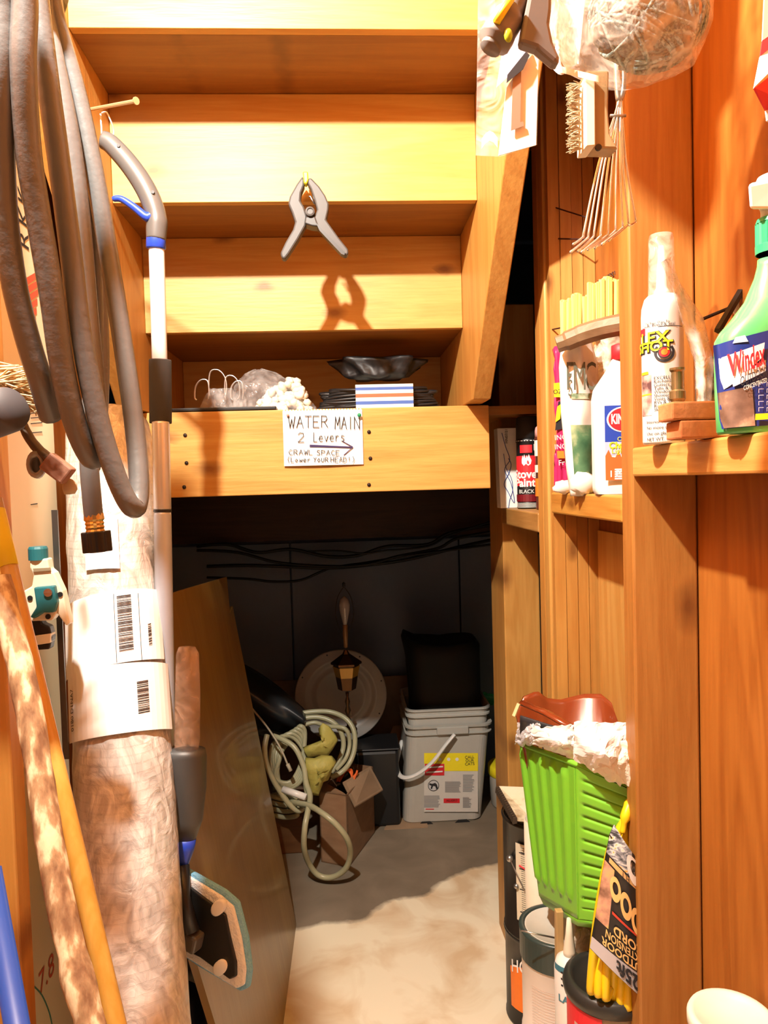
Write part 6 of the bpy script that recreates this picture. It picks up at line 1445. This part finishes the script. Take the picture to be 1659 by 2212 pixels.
# black bag standing in the bucket
b = MB(); zb0 = hz_-.05; ztp = P(960, 1375, yb_+.15).z
hw = W1*.44
def blackbag(u, v):
    a = 2*PI*u; z = zb0+(ztp-zb0)*v
    c_, s_ = math.cos(a), math.sin(a); k = (abs(c_)**4+abs(s_)**4)**-.25
    r = hw*(1.0 if v < .95 else .9)*(1+.04*noise.noise(Vector((c_*2, s_*2, v*3))))
    zc2 = z+(.035*v*max(0, -c_)**6 - .012*v*(1-abs(c_)))
    x = X1+.004+r*k*c_-(.03*v**3*max(0, -c_)**4)
    return Vector((x, cyb+r*k*s_*.9, zc2))
b.grid(48, 14, blackbag); b.add([blackbag(i/48, 1) for i in range(48)]+[(X1, cyb, ztp-.03)], [(i, (i+1) % 48, 48) for i in range(48)])
tag(b.build('black_sack', mat('sack_black', (.006, .006, .006), .7), smooth=True), 'black sack with a pointed corner standing in the white bucket', 'sack')
a = P(1056, 1512, yb_+.16); b = MB(); b.grid(6, 6, lambda u, v: a+Vector((-.02+.05*u, .02*math.sin(v*3), -.02+.05*v*(1-.3*u)+.006*noise.noise(Vector((u*4, v*4, 0))))))
tag(b.build('green_wrapper', mat('green_foil', (.03, .30, .14), .4), solid=.001), 'small green wrapper sticking out beside the black sack', 'wrapper')
# second pale container behind, right
y2 = yb_+.12; a = P(1048, 1800, y2); c = P(1100, 1700, y2); zt2 = P(1060, 1660, y2).z
b = MB(); b.lathe([(.07, 0), (.075, .01), (.078, zt2*.6), (.08, zt2), (.074, zt2+.012), (.0001, zt2+.012)], 28, T(max(a.x+.074, X1+W1/2+.095), y2+.0, 0))
tb_ = thing('yellow_lid_tub', 'pale round tub with yellow lid behind the post right of the white bucket', 'tub', (max(a.x+.074, X1+W1/2+.095), y2, 0))
b.build('tub', pl_w, tb_, smooth=True)
b = MB(); b.lathe([(.081, zt2-.02), (.083, zt2-.018), (.083, zt2+.012), (.078, zt2+.016), (.0001, zt2+.016)], 28, T(max(a.x+.074, X1+W1/2+.095), y2, 0)); b.build('lid', yelp, tb_, smooth=True)
# flat cardboard piece under the bucket edge and pinkish board behind
p = F(830, 1793); q = F(925, 1788); r_ = F(920, 1772); s_ = F(845, 1768)
b = MB(); b.hexa([p, q, r_, s_], [v+Vector((0, 0, .004)) for v in (p, q, r_, s_)]); tag(b.build('cardboard_scrap', cardl), 'flat scrap of tan cardboard on the floor in front of the bucket', 'cardboard')
yk = 2.85; a, c = P(826, 1640, yk), P(892, 1580, yk)
b = MB(); b.prism([(a.x, 0), (P(960, 1580, yk).x, 0), (P(960, 1565, yk).x, P(870, 1572, yk).z), (P(850, 1568, yk).x, P(850, 1568, yk).z), (a.x, P(826, 1630, yk).z)], 0, .012, Matrix(((1, 0, 0, 0), (0, 0, 1, yk), (0, 1, 0, 0), (0, 0, 0, 1))))
tag(b.build('tan_board', cardl), 'tan cardboard sheet with a slanted edge behind the litter bucket', 'cardboard')

# tall cardboard box with open flaps and an orange strap
cbx = thing('cardboard_box', 'tall narrow open cardboard box with a loose flap in front of the black crate', 'box', F(745, 1860))
A_, B_, C_ = F(694, 1862), F(754, 1874), F(810, 1798)
D_ = A_+C_-B_; hbx = P(694, 1708, A_.y).z
upv = Vector((0, 0, hbx)); b = MB(); th = .004
def wallq(p, q, h, off): b.hexa([p, q, q+off, p+off], [v+Vector((0, 0, h)) for v in (p, q, q+off, p+off)])
cen = (A_+B_+C_+D_)/4
for p, q in ((A_, B_), (B_, C_), (C_, D_), (D_, A_)):
    n_ = (cen-(p+q)/2).normalized()*th; wallq(p, q, hbx, n_)
b.hexa([A_, B_, C_, D_], [v+Vector((0, 0, .004)) for v in (A_, B_, C_, D_)])
b.build('box_body', card, cbx)
pt = [B_+upv, C_+upv, P(825, 1705, C_.y+.0), P(766, 1742, B_.y-.03)]
b = MB(); f = [P(740, 1690, B_.y+.05), P(800, 1655, C_.y-.04), P(827, 1705, C_.y-.05), P(766, 1742, B_.y-.02)]
b.add(f+[v+Vector((0, .0, -.004)) for v in f], [(0, 1, 2, 3), (7, 6, 5, 4), (0, 4, 5, 1), (1, 5, 6, 2), (2, 6, 7, 3), (3, 7, 4, 0)]); b.build('flap', cardl, cbx)
b = MB(); f = [A_+upv, B_+upv, P(742, 1712, B_.y+.03), P(702, 1690, A_.y+.05)]
b.add(f+[v+Vector((0, 0, -.004)) for v in f], [(0, 1, 2, 3), (7, 6, 5, 4), (0, 4, 5, 1), (1, 5, 6, 2), (2, 6, 7, 3), (3, 7, 4, 0)]); b.build('flap', card, cbx)
b = MB(); yo = A_.y+.06
for k in range(3): b.tube(smooth_path([P(728+k*3, 1688, yo), P(735+k*6, 1668-k*2, yo), P(752+k*4, 1664, yo+.01), P(760, 1680+k*3, yo), P(746+k*8, 1690, yo-.01), P(772, 1672-k*4, yo)], 4), .0035, 6)
tag(b.build('orange_strap', mat('orange_webbing', (.75, .13, .02), .6), smooth=True), 'tangled orange strap poking out of the cardboard box', 'strap')
# brown wooden box under the hose
a, c = F(600, 1846), F(656, 1838); 
b = MB(); b.box(a.x-.03, c.x+.0, a.y, a.y+.22, 0, P(620, 1765, a.y).z)
tag(b.build('wooden_crate', wood('crate_brown', (.24, .11, .05), (.15, .06, .025), 'X', knots=.3, seed=31), bevel=.004), 'dark brown wooden crate under the hose coil beside the plywood', 'crate')
ztc = P(620, 1765, a.y).z
# pale hose coil
hc = thing('pale_hose_coil', 'pale yellow-green hose loosely coiled with one loop reaching down to the floor', 'hose', F(700, 1900))
z7 = lambda x, y, d: P(480+x*.2622, 1380+y*.2622, d)
hm = mat('pale_hose', (.38, .36, .22), .35)
b = MB(); rh = .0085
def hz7(pts, r=rh, n=10, k=6, closed=False): b.tube(smooth_path([z7(*p) for p in pts], k, closed), r, n, closed)
hz7([(370, 790, 2.28), (350, 900, 2.26), (365, 1030, 2.25), (420, 1160, 2.24), (480, 1260, 2.23), (560, 1370, 2.22), (640, 1415, 2.22), (700, 1330, 2.23), (690, 1200, 2.24), (670, 1050, 2.26), (600, 900, 2.28), (500, 830, 2.3), (420, 800, 2.32)])
hz7([(520, 1280, 2.30), (600, 1345, 2.22), (720, 1375, 2.16), (830, 1440, 2.10), (940, 1530, 2.08), (1030, 1650, 2.09), (1055, 1780, 2.13), (1010, 1900, 2.15), (900, 1965, 2.17), (790, 1945, 2.18), (715, 1850, 2.17), (675, 1720, 2.13), (680, 1560, 2.12), (705, 1420, 2.15), (725, 1300, 2.2), (690, 1180, 2.24), (680, 1050, 2.28)], .0085)
hz7([(620, 620, 2.46), (760, 600, 2.46), (900, 605, 2.46), (1020, 660, 2.44), (1085, 760, 2.42), (1090, 900, 2.40), (1050, 1020, 2.38), (980, 1100, 2.36), (900, 1140, 2.36)])
hz7([(620, 660, 2.44), (780, 645, 2.44), (900, 680, 2.43), (975, 760, 2.42), (1000, 880, 2.41), (960, 1010, 2.39), (900, 1100, 2.38)])
hz7([(640, 720, 2.42), (760, 690, 2.42), (860, 720, 2.42), (1010, 740, 2.40), (1050, 850, 2.40), (1020, 980, 2.38), (940, 1080, 2.37)], .007)
for k in range(5):
    hz7([(450+k*35, 830-k*8, 2.34+k*.015), (560+k*20, 800-k*20, 2.36), (650+k*8, 880-k*25, 2.36), (700-k*12, 1020, 2.33), (640-k*20, 1180, 2.31), (520-k*20, 1230-k*20, 2.31), (430+k*10, 1120-k*30, 2.32), (400+k*25, 950-k*10, 2.34)], .0075, 9, 5, True)
for k in range(4):
    yy = 1300+k*50
    hz7([(300, yy-30, 2.40), (420, yy, 2.36), (520, yy+20, 2.34), (620, yy, 2.33), (560, yy-60, 2.36), (420, yy-70, 2.40)], .008, 9, 5)
b.build('hose', hm, hc, smooth=True)
b = MB(); b.tube([z7(500, 1240, 2.23), z7(690, 1305, 2.20)], .0105, 10); b.build('white_sleeve', whitep, hc, smooth=True)
b = MB(); b.tube(smooth_path([z7(110, 420, 2.33), z7(250, 580, 2.32), z7(380, 740, 2.28), (z7(480, 900, 2.26)), z7(540, 1040, 2.25)], 5), .0032, 6); b.tube([z7(538, 1030, 2.25), z7(565, 1090, 2.245)], .006, 8)
tag(b.build('thin_cable', mat('tan_cable', (.42, .36, .26), .5), smooth=True), 'thin tan cable with a dark plug draped across the hose coil', 'cable')
# yellow rag / gloves
b = MB()
def glove(pts, d, th, seed):
    q = [z7(x, y, d) for x, y in pts]; c = sum(q, Vector())/len(q); n = len(q)
    vs = []; 
    rings = [(1.0, 0), (.92, -.5), (.6, -1), (.25, -1.15)]
    for k, (s_, o_) in enumerate(rings):
        for i, p in enumerate(q): vs.append(c+(p-c)*s_+Vector((0, o_*th*(1+1.3*noise.noise(p*55+Vector((seed, k, 0)))), .010*noise.noise(p*70+Vector((k, 0, 0))))))
    vs.append(c+Vector((0, -th*1.1, 0))); back = [p+Vector((0, .002, 0)) for p in q]
    fs = [(k*n+i, k*n+(i+1) % n, (k+1)*n+(i+1) % n, (k+1)*n+i) for k in range(3) for i in range(n)]+[(3*n+i, 3*n+(i+1) % n, 4*n) for i in range(n)]
    b.add(vs, fs)
gpts = [[(830, 700), (880, 720), (930, 790), (950, 840), (900, 900), (870, 960), (800, 960), (700, 970), (670, 900), (760, 860), (840, 840), (850, 780), (800, 750)],
        [(690, 990), (760, 990), (820, 970), (900, 960), (935, 1010), (900, 1080), (870, 1150), (830, 1180), (790, 1280), (740, 1270), (715, 1150), (690, 1050)]]
glove(gpts[0], 2.31, .016, 1); glove(gpts[1], 2.27, .02, 5)
tag(b.build('yellow_gloves', mat('yellow_rubber', (.42, .36, .08), .6, bump=.8, bscale=45), smooth=True, solid=.003), 'crumpled yellow rubber gloves lying on the hose coil', 'gloves')
# black bin bag behind
b = MB()
q0 = z7(350, 480, 2.50)
def bin_(u, v):
    x = 20+u*660; top = 165+ (u**1.5)*430 ; bot = 800
    y = top+(bot-top)*v; 
    dd = 2.50-.10*math.sin(PI*min(1, v*1.1))-.03*math.sin(6*(v*2-u*1.5))*v*.6
    p = z7(x, y, dd); return p
b.grid(30, 16, bin_)
tag(b.build('black_tarp', mat('tarp_black', (.018, .020, .022), .32), smooth=True, solid=.004), 'folded black plastic tarp slumped behind the plywood above the hose coil', 'tarp')

# ================================================================== sub-parts: small pieces belong to the part they sit on
def sub(tn, par, kids):
    for t in [o for o in C.objects if o.parent is None and o.name.split('.')[0] == tn]:
        ch = [o for o in C.objects if o.parent == t]
        pp = [o for o in ch if o.name.split('.')[0] == par]
        if not pp: continue
        for o in ch:
            if o.name.split('.')[0] in kids and o != pp[0]:
                best = min(pp, key=lambda q: (WL[q.name]-WL[o.name]).length)
                o.parent = best; o.location = WL[o.name]-WL[best.name]
sub('spray_mop', 'head_plate', ('velcro_tab', 'swivel_joint')); sub('spray_mop', 'microfibre_pad', ('pad_border',)); sub('spray_mop', 'handle_grip', ('screw_hole', 'trigger'))
sub('carpet_roll', 'paper_label', ('barcode', 'printed_text', 'printed_rule'))
sub('garden_hose', 'brass_coupling', ('coupling_nut',)); sub('hose_bracket', 'hook_arm', ('bracket_screw',))
sub('header_beam', 'beam', ('nail_head',)); sub('paper_sign', 'sheet', ('handwriting', 'arrow', 'pushpin'))
sub('bar_clamp', 'lever', ('pivot_screw',)); sub('bar_clamp', 'body', ('rivet_hole', 'upper_jaw')); sub('bar_clamp', 'handle', ('handle_band',))
sub('litter_bucket', 'label_sheet', ('label_band', 'label_red', 'small_print', 'cat_symbol', 'symbol_ground', 'band_icon', 'printed_text', 'printed_line'))
sub('litter_bucket', 'body', ('handle_boss', 'foot_notch')); sub('lantern_lamp', 'lantern_cage', ('amber_glass',)); sub('lantern_lamp', 'candle_tube', ('bulb', 'harp'))
sub('round_cover', 'disc', ('screw_hole',)); sub('spring_clamp', 'jaw_arm', ('jaw_tip', 'grip_channel'))
sub('cream_board', 'plank', ('printed_text', 'red_emblem', 'tick_marks', 'green_stroke'))
sub('spray_can', 'can_body', ('label_red', 'label_dark_red', 'white_line', 'label_red_top', 'white_square', 'printed_text', 'flame_mark', 'white_label', 'orange_label'))
sub('sealant_can', 'can_body', ('black_line', 'printed_text', 'target_ring', 'target_centre', 'target_core', 'target_rim', 'photo_panel', 'yellow_bar', 'red_corner'))
sub('lighter_fluid_bottle', 'bottle', ('label_blue', 'label_fade', 'label_white', 'flame_print', 'oval_badge', 'printed_text', 'small_print'))
sub('window_cleaner_bottle', 'label', ('label_photo', 'label_sky', 'logo_ground', 'logo_band', 'printed_text', 'yellow_tag', 'icon_grid'))
sub('paint_can', 'can_body', ('orange_label', 'white_oval', 'printed_text', 'instruction_label', 'fine_print', 'red_line', 'rim_band', 'rim_ring'))
sub('extension_cord_pack', 'sleeve', ('grey_swirl', 'gold_band', 'hand_photo', 'silver_band', 'red_line', 'round_icon', 'printed_text', 'letter_ring'))
sub('caulk_tube', 'tube_body', ('blue_band', 'printed_text', 'black_print')); sub('blister_package', 'card', ('card_window', 'blue_liner', 'dark_liner'))
sub('seed_bag', 'bag_film', ('green_picture', 'green_logo', 'printed_text', 'green_tag')); sub('magenta_pouch', 'pouch', ('yellow_patch', 'yellow_letters', 'black_patch', 'orange_patch', 'printed_text'))
sub('white_carton', 'box', ('pen_scribble', 'printed_text')); sub('red_label_tub', 'tub_body', ('red_label', 'label_line')); sub('garden_shears', 'grip', ('yellow_strip', 'green_button'))
sub('cardboard_box', 'box_body', ('flap',)); sub('scrub_brush', 'brush_back', ('hanging_hole',))
for o in C.objects:
    if '_o' in o: del o['_o']
